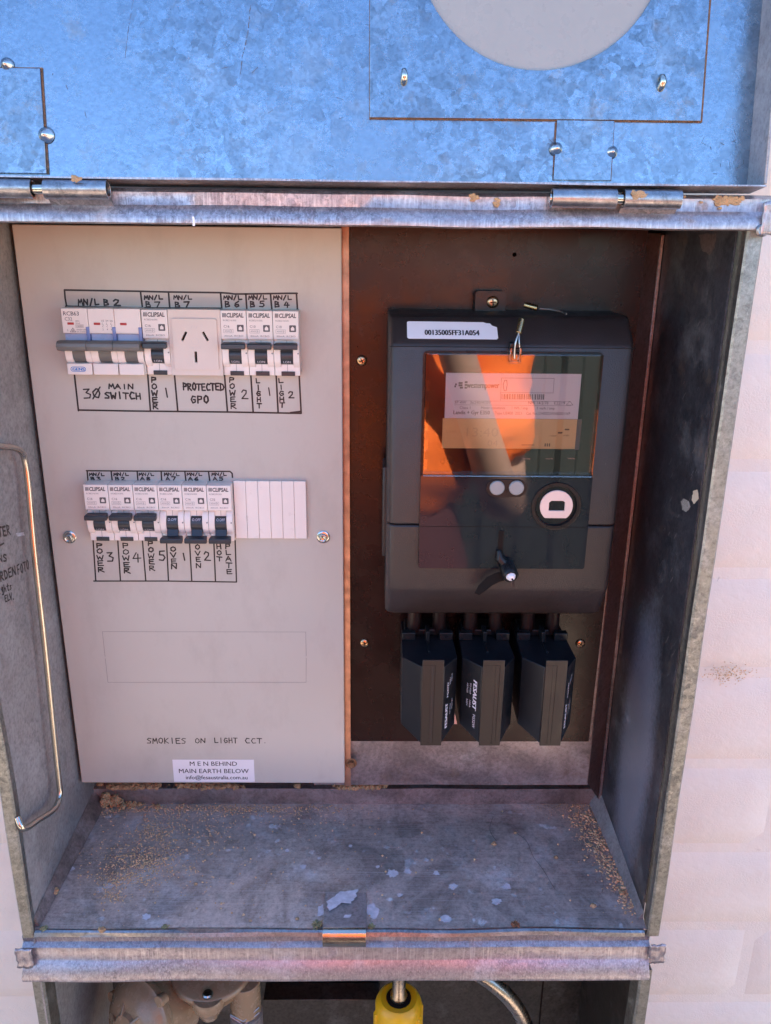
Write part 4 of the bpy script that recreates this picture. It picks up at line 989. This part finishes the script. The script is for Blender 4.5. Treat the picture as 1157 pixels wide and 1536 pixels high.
# inner face
fz0, fz1, fx0, fx1 = -223, -75.5, 278.5, 392
MB().plate(rrect(fx0-1.5, fz0-.6, fx1+.8, fz1+1.4, 3), [], -61.5, -60.5).build('face_rim', 'seal_black', em, .3)
MB().box(fx0, fx1, -61.3, -61.8, -158, fz1).build('face_panel', 'meter_dark', em)
MB().plate(rrect(fx0-1.2, fz0, fx1+.6, -156, 1.5), [circle(369.5, -177.3, 15.2, 40)[::-1]], -64, -61.6).build('glossy_cover', 'meter_glossy', em, .4)
MB().box(fx0-1, fx1+.4, -63.6, -64.08, -192.5, -192.1).build('seam_line', 'slot', em)
# nameplate, display
def mp(a, b_, y=-62): return at(a, b_, 'y', y)
a = mp(667, 627); b_ = mp(872.5, 561)
npx0, npx1, npz0, npz1 = a.x, b_.x, a.z, b_.z
npl = MB().box(npx0, npx1, -61.9, -62.3, npz0, npz1).build('nameplate', 'nameplate', em)
fl = front(-62.3); mb = MB(); Wn, Hn = npx1-npx0, npz1-npz0
def nx(u): return npx0+Wn*u
def nz(v): return npz1-Hn*v
for u, v_, l in ((.07, .24, .02), (.095, .21, .05), (.095, .26, .05), (.105, .31, .04), (.14, .19, .035), (.14, .25, .03), (.14, .31, .03), (.065, .285, .02)):
    mb.add([fl(nx(u), nz(v_+.03), .05), fl(nx(u+l*.6), nz(v_+.03), .05), fl(nx(u+l*.6), nz(v_-.012), .05), fl(nx(u), nz(v_-.012), .05)], [(0,1,2,3)])
text(mb, 'westernpower', nx(.155), nz(.325), Hn*.13, fl, Wn*.24, lift=.05, bold=.012)
text(mb, '3P 4W   3x240/415V', nx(.07), nz(.675), Hn*.06, fl, Wn*.27, lift=.05); text(mb, 'NMI 14/2/78', nx(.62), nz(.675), Hn*.065, fl, Wn*.15, lift=.05); text(mb, 'E2219', nx(.815), nz(.675), Hn*.065, fl, Wn*.08, lift=.05)
text(mb, 'Class 1', nx(.11), nz(.79), Hn*.06, fl, Wn*.08, lift=.05); text(mb, 'Meter constants', nx(.27), nz(.79), Hn*.06, fl, Wn*.18, lift=.05); text(mb, '1 Wh / imp', nx(.50), nz(.79), Hn*.06, fl, Wn*.12, lift=.05); text(mb, '1 varh / imp', nx(.69), nz(.79), Hn*.06, fl, Wn*.13, lift=.05)
text(mb, 'Landis + Gyr E350', nx(.065), nz(.91), Hn*.085, fl, Wn*.27, lift=.05, bold=.01); text(mb, 'Type U3400  2021', nx(.375), nz(.91), Hn*.065, fl, Wn*.20, lift=.05); text(mb, 'Cat. No.U3400DSWNBS001WP', nx(.61), nz(.91), Hn*.065, fl, Wn*.33, lift=.05)
mb.stroke([(nx(.07), nz(.61)), (nx(.93), nz(.61))], .18, fl, .05); mb.stroke([(nx(.07), nz(.70)), (nx(.94), nz(.70))], .18, fl, .05)
mb.stroke([(nx(.905), nz(.685)), (nx(.93), nz(.60)), (nx(.955), nz(.685)), (nx(.905), nz(.685))], .25, fl, .05)
# framed number field and barcode
mb.stroke([(nx(.41), nz(.60)), (nx(.41), nz(.10)), (nx(.80), nz(.10))], .22, fl, .05); mb.stroke([(nx(.41), nz(.42)), (nx(.80), nz(.42)), (nx(.80), nz(.10))], .22, fl, .05)
mb.stroke([(nx(.435), nz(.38)), (nx(.425), nz(.25)), (nx(.435), nz(.15)), (nx(.45), nz(.15)), (nx(.455), nz(.25)), (nx(.45), nz(.38)), (nx(.435), nz(.38))], .4, fl, .05)
rs = random.Random(4); u = .415
while u < .74:
    w_ = rs.choice((.003, .003, .006, .008)); mb.add([fl(nx(u), nz(.57), .05), fl(nx(u+w_), nz(.57), .05), fl(nx(u+w_), nz(.45), .05), fl(nx(u), nz(.45), .05)], [(0,1,2,3)]); u += w_+rs.choice((.003, .005, .008))
mb.build('lettering', 'print_grey', npl, smooth=0)
a = mp(663, 672); b_ = mp(866, 629)
lc = MB().box(a.x, b_.x, -61.9, -62.3, a.z, b_.z).build('display', 'lcd', em)
MB().box(b_.x, b_.x+3, -61.9, -62.25, a.z-.6, b_.z+.2).build('display_edge_strip', 'print_grey', em)  # dark grey strip along the right edge of the display
W_, H_ = b_.x-a.x, b_.z-a.z; L0, L1 = a.x, a.z
mb = MB(); text(mb, '-var', L0+W_*.80, L1+H_*.42, 1.3, fl, 5, lift=.05); text(mb, '+W', L0+W_*.905, L1+H_*.42, 1.4, fl, 4, lift=.05)
mb.stroke([(L0+W_*.60, L1+H_*.13), (L0+W_*.69, L1+H_*.13)], .5, fl, .05); 
for xx, zz in ((.88, .55), (.93, .66)): mb.stroke([(L0+W_*(xx-.012), L1+H_*zz), (L0+W_*(xx+.012), L1+H_*zz)], 1.1, fl, .05)
for k in range(3): mb.stroke([(L0+W_*(.775+.016*k), L1+H_*.10), (L0+W_*(.775+.016*k), L1+H_*.17)], .9, fl, .05)
mb.build('symbols', 'lcd_seg', lc, smooth=0)
mb = MB(); text(mb, 'LAN', L0+W_*.03, L1+H_*.52, 1.7, fl, 6, lift=.05); text(mb, '13:40', L0+W_*.18, L1+H_*.40, 6, fl, 21, lift=.05); text(mb, '04', L0+W_*.34, L1+H_*.08, 4, fl, 7, lift=.05); mb.build('faint_digits', 'lcd_faint', lc, smooth=0)
mb = MB(); fl2 = front(-61.8)
for a_, s_ in ((790, 'Wh/imp'), (824, 'varh'), (857, 'Wh')): q = mp(a_, 689); text(mb, s_, q.x, q.z, 1.0, fl2, 5, align='c', lift=.05)
mb.build('red_print', 'pink', em, smooth=0)
# clear cover: a shallow box with ribs down its edges
cz0, cz1 = -155.5, -75.5; cx0, cx1 = 278.8, 391.6; cy = -66.5
cc = MB().box(cx0, cx1, cy, cy+.9, cz0, cz1).build('clear_cover', 'clear', em, 0)
mb = MB(); mb.box(cx0, cx0+.8, cy+1, -61.6, cz0, cz1); mb.box(cx1-.8, cx1, cy+1, -61.6, cz0, cz1); mb.box(cx0+.9, cx1-.9, cy+1, -61.6, cz0, cz0+.8); mb.box(cx0+.9, cx1-.9, cy+1, -61.6, cz1-.8, cz1)
mb.build('cover_rim', 'clear', cc)
mb = MB()
for z_ in (-95, -108, -121, -134, -147):
    for s_ in (0, 1): xa = cx0+.3 if s_ == 0 else cx1-2.6; mb.box(xa, xa+2.2, cy-.3, cy-.02, z_-4.5, z_+3)
mb.build('rim_notches', 'clear', cc)
MB().tube([(cx0, cy, cz0), (cx1, cy, cz0)], .55, 8).build('lower_edge', 'blue_flap' if 0 else 'clear', cc)
MB().tube([(cx0+2, cy, cz1), (cx1-2, cy, cz1)], .5, 8).build('upper_edge', 'clear', cc)
# buttons, optical port
q = mp(760, 732, -64)
MB().plate(rrect(q.x-13.5, q.z-6, q.x+13.5, q.z+6, 5.9, 8), [], -65, -64.02).build('button_surround', 'seal_black', em, .3)
for a_ in (746, 775):
    q = mp(a_, 732, -66); MB().lathe((q.x, -64.6, q.z), [(5, 0), (5, -1.6), (4.4, -2.2), (.01, -2.3)], 'y', 28).build('button', 'button', em, smooth=40)
pc = (369.5, -177.3)
MB().lathe((pc[0], -61.4, pc[1]), [(15.1, 0), (15.1, -3.2), (14.3, -3.2), (13.6, -1.2), (13.3, 0)], 'y', 44, caps=False).build('port_well', 'seal_black', em, smooth=40)
MB().lathe((pc[0], -61.7, pc[1]), [(17, -2.5), (16.6, -3.3), (15.2, -3.3), (15.1, -2.5)], 'y', 44, caps=False).build('port_rim', 'seal_black', em, smooth=50)
ring = [p for p in circle(pc[0]+.3, pc[1], 11.2, 44) if p[1] > pc[1]-8.6]
prt = MB().plate(ring, [[(pc[0]-4.8, pc[1]-3.2), (pc[0]+6, pc[1]-3.2), (pc[0]+6, pc[1]+2.6), (pc[0]+4.6, pc[1]+3.8), (pc[0]-3.4, pc[1]+3.8), (pc[0]-4.8, pc[1]+2.6)][::-1]], -64.2, -62.6).build('optical_port', 'port', em, .3)
MB().cyl((pc[0], -61.85, pc[1]), 14.9, 'y', -.2, 40).build('port_floor', 'meter_dark', em)
MB().box(pc[0]-5, pc[0]+6.2, -62.5, -62.9, pc[1]-3.4, pc[1]+4).build('port_lens', 'meter_dark', prt)
# guide slot
q = mp(752, 796, -64); q2 = mp(750, 833, -64)
MB().box(q.x-1.6, q.x+1.9, -64.1, -64.6, q2.z, q.z).build('guide_slot', 'slot', em)
q = mp(750, 836, -65); pan_screw(em, (q.x, -64, q.z), 2.5, 'bright_zinc')

# ---- seals
ss = thing('black_seal', mp(763, 863, -70), 'black plastic seal with a white core and a curved fin, low on the meter', 'seal')
c = mp(764, 858, -72); ax = Vector((.12, -.93, -.35)).normalized()
MB().lathe(c - ax*9, [(5.2, 0), (5.6, 3), (5.6, 13), (4.8, 14), (3.9, 14), (3.7, 11)], ax, 28).build('seal_barrel', 'seal_black', ss, smooth=45)
MB().lathe(c - ax*9, [(3.4, 8), (3.4, 13.6), (2.2, 15.6), (.01, 15.8)], ax, 22).build('seal_core', 'seal_white', ss, smooth=45)
MB().tube([c+ax*5.5, c+ax*8+Vector((.8, 0, -.6)), c+ax*9+Vector((1, 0, -4))], .6, 8).build('seal_wire', 'seal_black', ss)
e1 = mp(748, 836, -66)
MB().tube([e1+Vector((0, 0, 5)), e1+Vector((.5, -1.5, 0)), c-ax*6], [1.6, 3.0, 4.2], 14).build('seal_neck', 'seal_black', ss)
top = [(754, 857), (742, 860), (730, 866), (718, 878), (712, 890)]; bot = [(760, 870), (749, 873), (739, 878), (729, 886), (719, 893)]
mb = MB(); vs = []
for (a_, b1_), (c_, d_) in zip(top, bot):
    for yy in (-69.5, -67.5): vs.append(mp(a_, b1_, yy)); vs.append(mp(c_, d_, yy))
fs = []
for i in range(4):
    k = i*4; fs += [(k, k+1, k+5, k+4), (k+2, k+6, k+7, k+3), (k, k+4, k+6, k+2), (k+1, k+3, k+7, k+5)]
fs += [(0, 2, 3, 1), (16, 17, 19, 18)]
mb.add(vs, fs).build('seal_fin', 'fin', ss, .4)

s1 = thing('wire_seal', mp(780, 500, -66), 'upright brass crimp on a wire at the top of the clear meter cover', 'seal', 'brass crimp wire seals on the meter')
MB().cyl(mp(778, 500, -66), 2.0, mp(783, 479, -62)-mp(778, 500, -66), 9.6, 16).build('crimp', 'brass', s1, .3)
MB().tube(smooth_pts([mp(778, 500, -66), mp(774, 512, -68), mp(772, 525, -68), mp(772, 538, -67)]), .55, 8).build('wire', 'wire', s1)
MB().tube(smooth_pts([mp(779, 500, -65), mp(779, 515, -67), mp(780, 530, -66), mp(776, 540, -66)]), .4, 8).build('wire', 'wire', s1)
q = mp(772, 533, -66); tb = MB(); tb.box(q.x-3.6, q.x-2, -62, -69, q.z-4, q.z+5); tb.box(q.x+2.4, q.x+4, -62, -69, q.z-4, q.z+5); tb.box(q.x-3.6, q.x+4, -67, -68, q.z-5, q.z-3.6)
tb.build('cover_tab', 'clear', em, .3)
q = mp(772, 520, -62); MB().box(q.x-3.6, q.x+4.2, -60, -65.5, q.z-1, q.z+3).build('tab_slot', 'seal_black', em, .8)
s2 = thing('wire_seal', mp(800, 462, -35), 'brass crimp lying on its side behind the top edge of the meter', 'seal', 'brass crimp wire seals on the meter')
MB().cyl(mp(787, 457, -30), 2.0, mp(809, 463, -34)-mp(787, 457, -30), 9, 16).build('crimp', 'brass', s2, .3)
MB().tube(smooth_pts([mp(809, 463, -34), mp(825, 464, -36), mp(840, 467, -40), mp(850, 471, -46)]), .5, 8).build('wire', 'wire', s2)

# ---- fuse holders
FG = 'black fuse holders under the meter'
def fuse(px0, px1, lab, side, sh=0, inner=0):
    xa = at(px0, 985, 'y', -60).x; xb = at(px1, 985, 'y', -60).x; cx_ = (xa+xb)/2
    zt, zb = -292, -349
    t = thing('fuse_holder', (cx_, 5, zb), lab, 'fuse holder', FG)
    sx = (xb-xa)/2; xs = cx_+sh
    sec = [(xa+1, -5), (xa, -64), (xs-8, -78), (xs+8, -78), (xb, -64), (xb-1, -5)]
    mb = MB(); n = len(sec)
    zf = {2: zb-5, 3: zb-5}
    vs = [(p[0], p[1], zt+(0 if 1 <= i <= 4 else 0)) for i, p in enumerate(sec)] + [(p[0], p[1], zf.get(i, zb+2)) for i, p in enumerate(sec)]
    fs = [tuple(range(n)), tuple(range(2*n-1, n-1, -1))]+[(k, (k+1) % n, (k+1) % n+n, k+n) for k in range(n)]
    mb.add(vs, fs).build('case', 'fuse', t, .5)
    MB().box(xs-7.6, xs+7.6, -78.1, -79.6, zt+6, zb-6.5).build('cover_strip', 'tape', t, .25)
    MB().box(xs-.2+inner-1.3, xs-.2+inner+1.1, -79.65, -79.9, zt+2, zb-4).build('strip_slot', 'fuse_slot' if inner == 0 else 'tape', t, .1)
    mb = MB(); xx = xs+inner+1.4; mb.stroke([(xs-7, zt+2), (xx, zt+2), (xx-.4, zb-4), (xx-4, zb-4)], .22, front(-79.65), .06); mb.build('strip_joint', 'slot', t, smooth=0)
    # top: moulded clips and cable sheaths
    MB().box(xa+3, xb-3, -30, -10, zt, zt+5).build('terminal_block', 'seal_black', t, .8)
    MB().box(cx_-.8, cx_+.8, -58, -20, zt, zt+1.4).build('top_rib', 'fuse', t, .3)
    MB().box(cx_-1.4, cx_+1.4, -42, -30, zt, zt+9).build('clip_post', 'seal_black', t, .5)
    for s_ in (-1, 1):
        MB().box(cx_+s_*14-5, cx_+s_*14+5, -38, -32, zt, zt+6).build('clip_jaw', 'seal_black', t, .5)
        MB().cyl((cx_+s_*9.5, -26, zt+3), 5.2, 'z', 34, 20).build('cable_sheath', 'sheath', t)
    # lettering runs along a sloping side
    if side > 0: A = Vector((xs+8, -78.1)); B = Vector((xb, -64))
    else: A = Vector((xa, -64)); B = Vector((xs-8, -78.1))
    d = (B-A).normalized(); nn = Vector((d.y, -d.x)); 
    if nn.y > 0: nn = -nn
    def fm(x, z, dd=0): q = A + d*x + nn*(dd+.02); return (q.x, q.y, z)
    L = (B-A).length; mb = MB()
    if side > 0:
        text(mb, 'FESAUST', L*.36, zb+5, 3.0, fm, 20, bold=.03, rot=math.pi/2); text(mb, 'FG32W', L*.40, zt-27, 2.2, fm, 12, bold=.01, rot=math.pi/2)
        text(mb, 'TO 60269', L*.60, zb+14, 1.3, fm, 9, rot=math.pi/2); text(mb, '100A', L*.66, zt-16, 1.3, fm, 6, rot=math.pi/2); text(mb, '500V', L*.54, zt-18, 1.3, fm, 6, rot=math.pi/2); text(mb, 'AS/NZS', L*.75, zb+17, 1.3, fm, 9, rot=math.pi/2)
    else:
        text(mb, 'FESAUST', L*.62, zt-13, 3.4, fm, 24, bold=.03, rot=-math.pi/2, shear=.2); text(mb, 'FG32W', L*.66, zb+16, 2.2, fm, 11, rot=-math.pi/2)
        text(mb, 'TO 60269', L*.45, zt-17, 1.3, fm, 9, rot=-math.pi/2); text(mb, 'AS/NZS', L*.30, zt-18, 1.3, fm, 8, rot=-math.pi/2); text(mb, '100A', L*.45, zb+26, 1.3, fm, 6, rot=-math.pi/2); text(mb, '500V', L*.30, zb+26, 1.3, fm, 6, rot=-math.pi/2)
    mb.build('lettering', 'print_white', t, smooth=0)
fuse(603, 685, 'left black fuse holder with an open slot down its brown strip', 1, 1.6, -1.6+1.6)
fuse(693, 771, 'middle black fuse holder lettered on its left side', -1, 1.6, 3.0)
fuse(782, 862, 'right black fuse holder below the corner of the meter', 1, 2.2, -1.0)
q = [at(680, 1060, 'y', 4), at(686, 1086, 'y', 4), at(675, 1086, 'y', 4)]
tag(MB().add([q_ for q_ in q]+[q_+Vector((0, .3, 0)) for q_ in q], [(0,1,2),(5,4,3),(0,1,4,3),(1,2,5,4),(2,0,3,5)]).build('paper_scrap', 'pink', None, smooth=0), 'small pink paper triangle between the left and middle fuse holders', 'paper scrap')

# ================================================================== dirt on the shelf
FZ = ZF+.3
rs = random.Random(21); mb = MB(); k = 0
def grain(a, b_, r_, zz=FZ):
    global k
    q = at(a, b_, 'z', zz)
    if q.x < XL+3 or q.x > XR-2 or q.y < -110 or q.y > 31: return
    k += 1; mb.blob((q.x, q.y, zz+r_*.35), r_, k, 0, (1, 1, .7))
for cx_, cy_, sx_, sy_, n in ((235, 1245, 14, 12, 230), (290, 1235, 40, 18, 200), (215, 1292, 22, 9, 330), (180, 1318, 22, 7, 260), (168, 1345, 12, 6, 130), (240, 1300, 50, 22, 160), (215, 1290, 40, 20, 500), (250, 1255, 60, 25, 500), (330, 1215, 90, 4, 420), (300, 1212, 120, 3, 500), (170, 1214, 14, 6, 120), (430, 1230, 60, 12, 110), (400, 1300, 120, 45, 120)):
    for _ in range(n): grain(rs.gauss(cx_, sx_), rs.gauss(cy_, sy_), rs.choice((.3, .36, .44, .6, .8))*rs.uniform(.8, 1.2))
for _ in range(1500):
    t = rs.random(); a = 868+110*t**1.0*.75+rs.gauss(0, 5+10*(1-t)); b_ = 1215+150*t+rs.gauss(0, 8)
    if rs.random() < .9-.45*t: grain(a, b_, rs.choice((.3, .4, .5, .7, 1.1))*rs.uniform(.8, 1.2))
for _ in range(45): t = rs.random(); grain(878+78*t+rs.gauss(0, 7), 1222+135*t+rs.gauss(0, 7), rs.uniform(.9, 1.9))
for _ in range(25): grain(rs.uniform(120, 930), rs.uniform(1215, 1390), rs.uniform(.7, 1.3))
for _ in range(420): grain(rs.gauss(868, 34), 1204+abs(rs.gauss(0, 10)), rs.uniform(.2, .45))
for _ in range(260): grain(rs.uniform(120, 950), rs.uniform(1210, 1395), rs.uniform(.2, .42))
tag(mb.build('sand_grains', 'sand', None, smooth=0), 'loose yellow sand scattered over the shelf and heaped along its right side', 'sand', kind='stuff')
mb = MB(); k = 0
for cx_, cy_, sx_, sy_, n in ((182, 1190, 12, 5, 190), (205, 1186, 20, 4, 140), (315, 1184, 30, 2, 120), (530, 1187, 14, 3, 110), (545, 1190, 10, 3, 80)):
    for _ in range(n):
        a, b_ = rs.gauss(cx_, sx_), rs.gauss(cy_, sy_); q = at(a, b_, 'z', -476.3)
        q.y = rs.uniform(30.5, 37)
        if q.x < XL+2: continue
        k += 1; r_ = rs.choice((.4, .5, .7, 1.0, 1.5, 2.2, 3.0)); mb.blob((q.x, q.y, -476+r_*.45), r_, k*1.7, 1 if r_ > 1 else 0, (1, 1, .8), .7)
for _ in range(90):
    r_ = rs.choice((.6, .9, 1.4, 2.2, 3.0)); x_ = abs(rs.gauss(0, 16)); mb.blob((XL+8+x_, 30-abs(rs.gauss(0, 2.5))-r_*.5, ZF+.5+rs.uniform(0, 13)*max(0, 1-x_/30)+r_*.4), r_, _*2.3, 1, (1, 1, .8), .8)
tag(mb.build('clay_crumbs', 'clay', None, smooth=0), 'dry orange clay crumbs along the ledge under the boards', 'dirt', kind='stuff')
GC = 'clay lumps on the shelf and ledge'
for i, (a, b_, r_, zz, lb) in enumerate([(446, 1188, 3.6, -476, 'round clay lump on the ledge under the grey panel'), (512, 1187, 3.0, -476, 'flat clay lump on the ledge below the mounting bolt'), (545, 1188, 3.4, -476, 'broken clay lump on the ledge, rightmost of the pair by the panel corner'),
    (83, 1340, 3.2, FZ, 'clay lump in the front left corner of the shelf'), (153, 1396, 2.6, FZ, 'pale crumb at the left of the shelf front lip'), (741, 1267, 2.0, FZ, 'cream pebble alone in the right middle of the shelf'), (834, 1287, 1.7, FZ, 'orange pebble left of the sand heap'),
    (943, 1327, 2.6, FZ, 'pinkish clay lump at the front end of the sand heap'), (934, 1341, 2.4, FZ, 'orange clay lump in front of the sand heap'), (890, 1360, 2.2, FZ, 'cluster pebble near the front right corner'), (773, 1250, 1.3, FZ, 'tiny cream pebble behind the lone pebble'), (294, 1327, 1.5, FZ, 'tan pebble in the left middle of the shelf'), (446, 1379, 1.4, FZ, 'tan pebble just left of the latch bracket')]):
    mb = MB(); q = at(a, b_, 'z', zz)
    if zz > -480: q.y = min(max(q.y, 33), 40)
    mb.blob((q.x, q.y, zz+r_*.5), r_, i*3.1, 2, (1, .9, .65), .55)
    tag(mb.build('clay_lump', 'clay', None, smooth=60), lb, 'clay lump', GC)
# leaf litter and lichen tufts
def tuft(name, px, py, n, r_, m, lb, cat):
    mb = MB(); q = at(px, py, 'z', FZ)
    for j in range(n):
        d = Vector((rs.gauss(0, r_*.4), rs.gauss(0, r_*.4), abs(rs.gauss(0, r_*.25)))); e = Vector((rs.uniform(-1, 1), rs.uniform(-1, 1), rs.uniform(-.2, .6))).normalized()*rs.uniform(.8, 1.8); s_ = e.cross(Vector((0, 0, 1)))*rs.uniform(.15, .4)
        p_ = q+d+Vector((0, 0, .3)); mb.add([p_-e-s_, p_+e-s_, p_+e+s_, p_-e+s_, p_+Vector((0, 0, .5))], [(0,1,4),(1,2,4),(2,3,4),(3,0,4),(3,2,1,0)])
    return tag(mb.build(name, m, None, smooth=0), lb, cat)
tuft('leaf_litter', 773, 1388, 60, 3.2, 'leaf', 'small heap of reddish dry leaf bits right of the latch bracket', 'leaf litter')
tuft('lichen_tuft', 476, 1388, 90, 4.0, 'lichen', 'tan grit and lichen tuft against the left of the latch bracket', 'lichen')
tuft('lichen_tuft', 557, 1390, 50, 2.2, 'lichen', 'small green grit tuft against the right of the latch bracket', 'lichen')
tuft('lichen_tuft', 66, 1394, 60, 2.4, 'lichen', 'grit tuft in the front left shelf corner', 'lichen')
tuft('lichen_tuft', 248, 1391, 40, 1.8, 'lichen', 'small grit tuft on the left part of the shelf lip', 'lichen')
# hair-like roots lying on the shelf
for L, lb in (([(775, 1250), (790, 1262), (800, 1285), (815, 1305), (833, 1335)], 'long dark rootlet lying on the right of the shelf'), ([(740, 1225), (735, 1245), (745, 1262)], 'short dark rootlet behind the lone pebble'), ([(900, 1305), (905, 1325), (903, 1340)], 'short dark rootlet left of the sand heap')):
    P = [at(a, b_, 'z', ZF+.4) for a, b_ in L]; P = smooth_pts(P, 4)
    for q in P: q.z = ZF+.5+abs(mnoise.noise(q*.3))*.8
    tag(MB().tube(P, .15, 6).build('rootlet', 'print_grey', None), lb, 'rootlet')
q = at(290, 325, 'y', FY-4); tag(MB().tube([q, q+Vector((.4, -.3, -2)), q+Vector((0, 0, -4.6))], .7, 8).build('thread', 'sticker', None), 'tiny white thread hanging from the top rail above the grey panel', 'thread')
# small hanging thread, mud on the hinge and rail
mb = MB(); rs = random.Random(8)
for cx_, cy_, n, sx_, sy_ in ((1090, 301, 34, 9, 3.5), (958, 291, 12, 6, 2.5), (712, 298, 4, 5, 2), (115, 268, 3, 4, 1.5), (745, 306, 4, 3, 4), (1000, 305, 6, 60, 6)):
    for _ in range(n*3):
        q = at(rs.gauss(cx_, sx_*.8), rs.gauss(cy_, sy_*.8), 'y', -115 if cx_ not in (958, 115) else -126); mb.blob(q, rs.uniform(.3, 1.0)**1.5*1.5, _*1.7, 1, (1.4, .35, .8), .9)
tag(mb.build('dried_mud', 'clay', None, smooth=0), 'orange dried mud stuck on the top rail and right hinge', 'mud', kind='stuff')

# ================================================================== the photographer (stands behind the lens, seen mirrored in the meter)
ps = thing('person', (330, -900, GZ), 'person in an orange work shirt and maroon trousers holding up a phone', 'person')
def skinned(name, m, verts, edges, root=0, sub=2, cloth=0):
    me = bpy.data.meshes.new(name); o0 = ps.location/K
    me.from_pydata([(Vector(v[0])-o0)*K for v in verts], edges, []); o = bpy.data.objects.new(name, me); COL.objects.link(o); o.parent = ps
    sk = o.modifiers.new('skin', 'SKIN'); sk.use_smooth_shade = True; 
    for i, v in enumerate(verts):
        me.skin_vertices[0].data[i].radius = (v[1]*K, (v[2] if len(v) > 2 else v[1])*K)
        me.skin_vertices[0].data[i].use_root = i == root
    sb = o.modifiers.new('sub', 'SUBSURF'); sb.levels = sb.render_levels = sub
    me.materials.append(M[m])
    if cloth:
        tx = bpy.data.textures.new('folds', 'CLOUDS'); tx.noise_scale = .06
        dm_ = o.modifiers.new('folds', 'DISPLACE'); dm_.texture = tx; dm_.strength = cloth*K; dm_.mid_level = .5
    return o
PX, PY = 272, -870
# body: legs, trunk, neck, head, arms as one continuous skin
V = [((PX, PY, -600), 90, 70), ((PX-90, PY, -700), 74), ((PX-100, PY, -1060), 60), ((PX-105, PY+10, -1440), 42), ((PX-105, PY+100, -1495), 36),
     ((PX+90, PY, -700), 74), ((PX+100, PY, -1060), 60), ((PX+105, PY+10, -1440), 42), ((PX+105, PY+100, -1495), 36),
     ((PX, PY, -400), 95, 68), ((PX, PY, -180), 140, 90), ((PX, PY, -60), 110, 70), ((PX, PY, 10), 48), ((PX, PY+10, 60), 55), ((PX, PY+15, 135), 76, 88), ((PX, PY+5, 205), 52, 60),
     ((PX+150, PY, -90), 56), ((PX+200, PY+20, -455), 38), ((PX+125, PY+125, -255), 29), ((PX+60, PY+190, -70), 26), ((PX+30, PY+210, -20), 26),
     ((PX-175, PY, -90), 56), ((PX-215, PY+30, -350), 42), ((PX-190, PY+130, -200), 32), ((PX-120, PY+200, -60), 24), ((PX-100, PY+210, -20), 26)]
E_ = [(0,1),(1,2),(2,3),(3,4),(0,5),(5,6),(6,7),(7,8),(0,9),(9,10),(10,11),(11,12),(12,13),(13,14),(14,15),(11,16),(16,17),(17,18),(18,19),(19,20),(11,21),(21,22),(22,23),(23,24),(24,25)]
skinned('body', 'skin', V, E_)
Vs = [((PX, PY, -470), 166, 118), ((PX, PY, -300), 160, 112), ((PX, PY, -180), 165, 108), ((PX, PY, -60), 122, 80), ((PX+150, PY, -95), 72), ((PX+162, PY+12, -235), 74), ((PX+172, PY+22, -365), 80), ((PX-178, PY, -95), 72), ((PX-200, PY+12, -235), 68), ((PX-212, PY+20, -300), 72)]
skinned('shirt', 'shirt', Vs, [(0,1),(1,2),(2,3),(3,4),(4,5),(5,6),(3,7),(7,8),(8,9)], cloth=40, sub=3)
Vt = [((PX, PY, -370), 122, 84), ((PX, PY, -600), 142, 108), ((PX-88, PY, -720), 98), ((PX-100, PY, -1060), 76), ((PX-105, PY+6, -1400), 62), ((PX+88, PY, -720), 98), ((PX+100, PY, -1060), 76), ((PX+105, PY+6, -1400), 62)]
skinned('trousers', 'trousers', Vt, [(0,1),(1,2),(2,3),(3,4),(1,5),(5,6),(6,7)], cloth=14)
mb = MB(); mb.blob((PX, PY-4, 175), 96, 3, 3, (.92, 1.02, .9), .06); mb.build('hair', 'hair', ps, smooth=80)
for s_ in (-1, 1):
    MB().blob((PX+s_*30, PY+92, 140), 12, s_, 2, amp=0).build('eye', 'seal_white', ps, smooth=80)
    MB().blob((PX+s_*80, PY+12, 128), 24, s_, 2, (.35, .7, 1.2)).build('ear', 'skin', ps, smooth=80)
MB().blob((PX, PY+100, 112), 17, 9, 2, (.7, 1, 1.4)).build('nose', 'skin', ps, smooth=80)
MB().blob((PX, PY+90, 78), 20, 9, 2, (1.3, .5, .3)).build('mouth', 'pink', ps, smooth=80)
for s_, hx_ in ((1, PX+30), (-1, PX-100)):
    for j in range(4):
        L = 74-abs(j-1.3)*7; z_ = -2-j*17; y_ = PY+208
        MB().tube(smooth_pts([(hx_, y_, z_-6), (hx_-s_*L*.4, y_+22, z_), (hx_-s_*L*.75, y_+26, z_), (hx_-s_*L*.95, y_+14, z_-2)], 3), [8.5]*3+[8]*3+[7]*3+[5], 10).build('finger', 'skin', ps, smooth=80)
    MB().tube(smooth_pts([(hx_, y_-4, -34), (hx_-s_*18, y_+2, -16), (hx_-s_*40, y_-6, 6)], 4), [12]*4+[9]*4+[6], 10).build('thumb', 'skin', ps, smooth=80)
ph = thing('phone', (PX-35, PY+218, -60), 'black mobile phone held up in both hands', 'phone')
MB().box(PX-118, PX+42, PY+216, PY+224, -66, 12).build('phone_case', 'phone', ph, 4, seg=3)
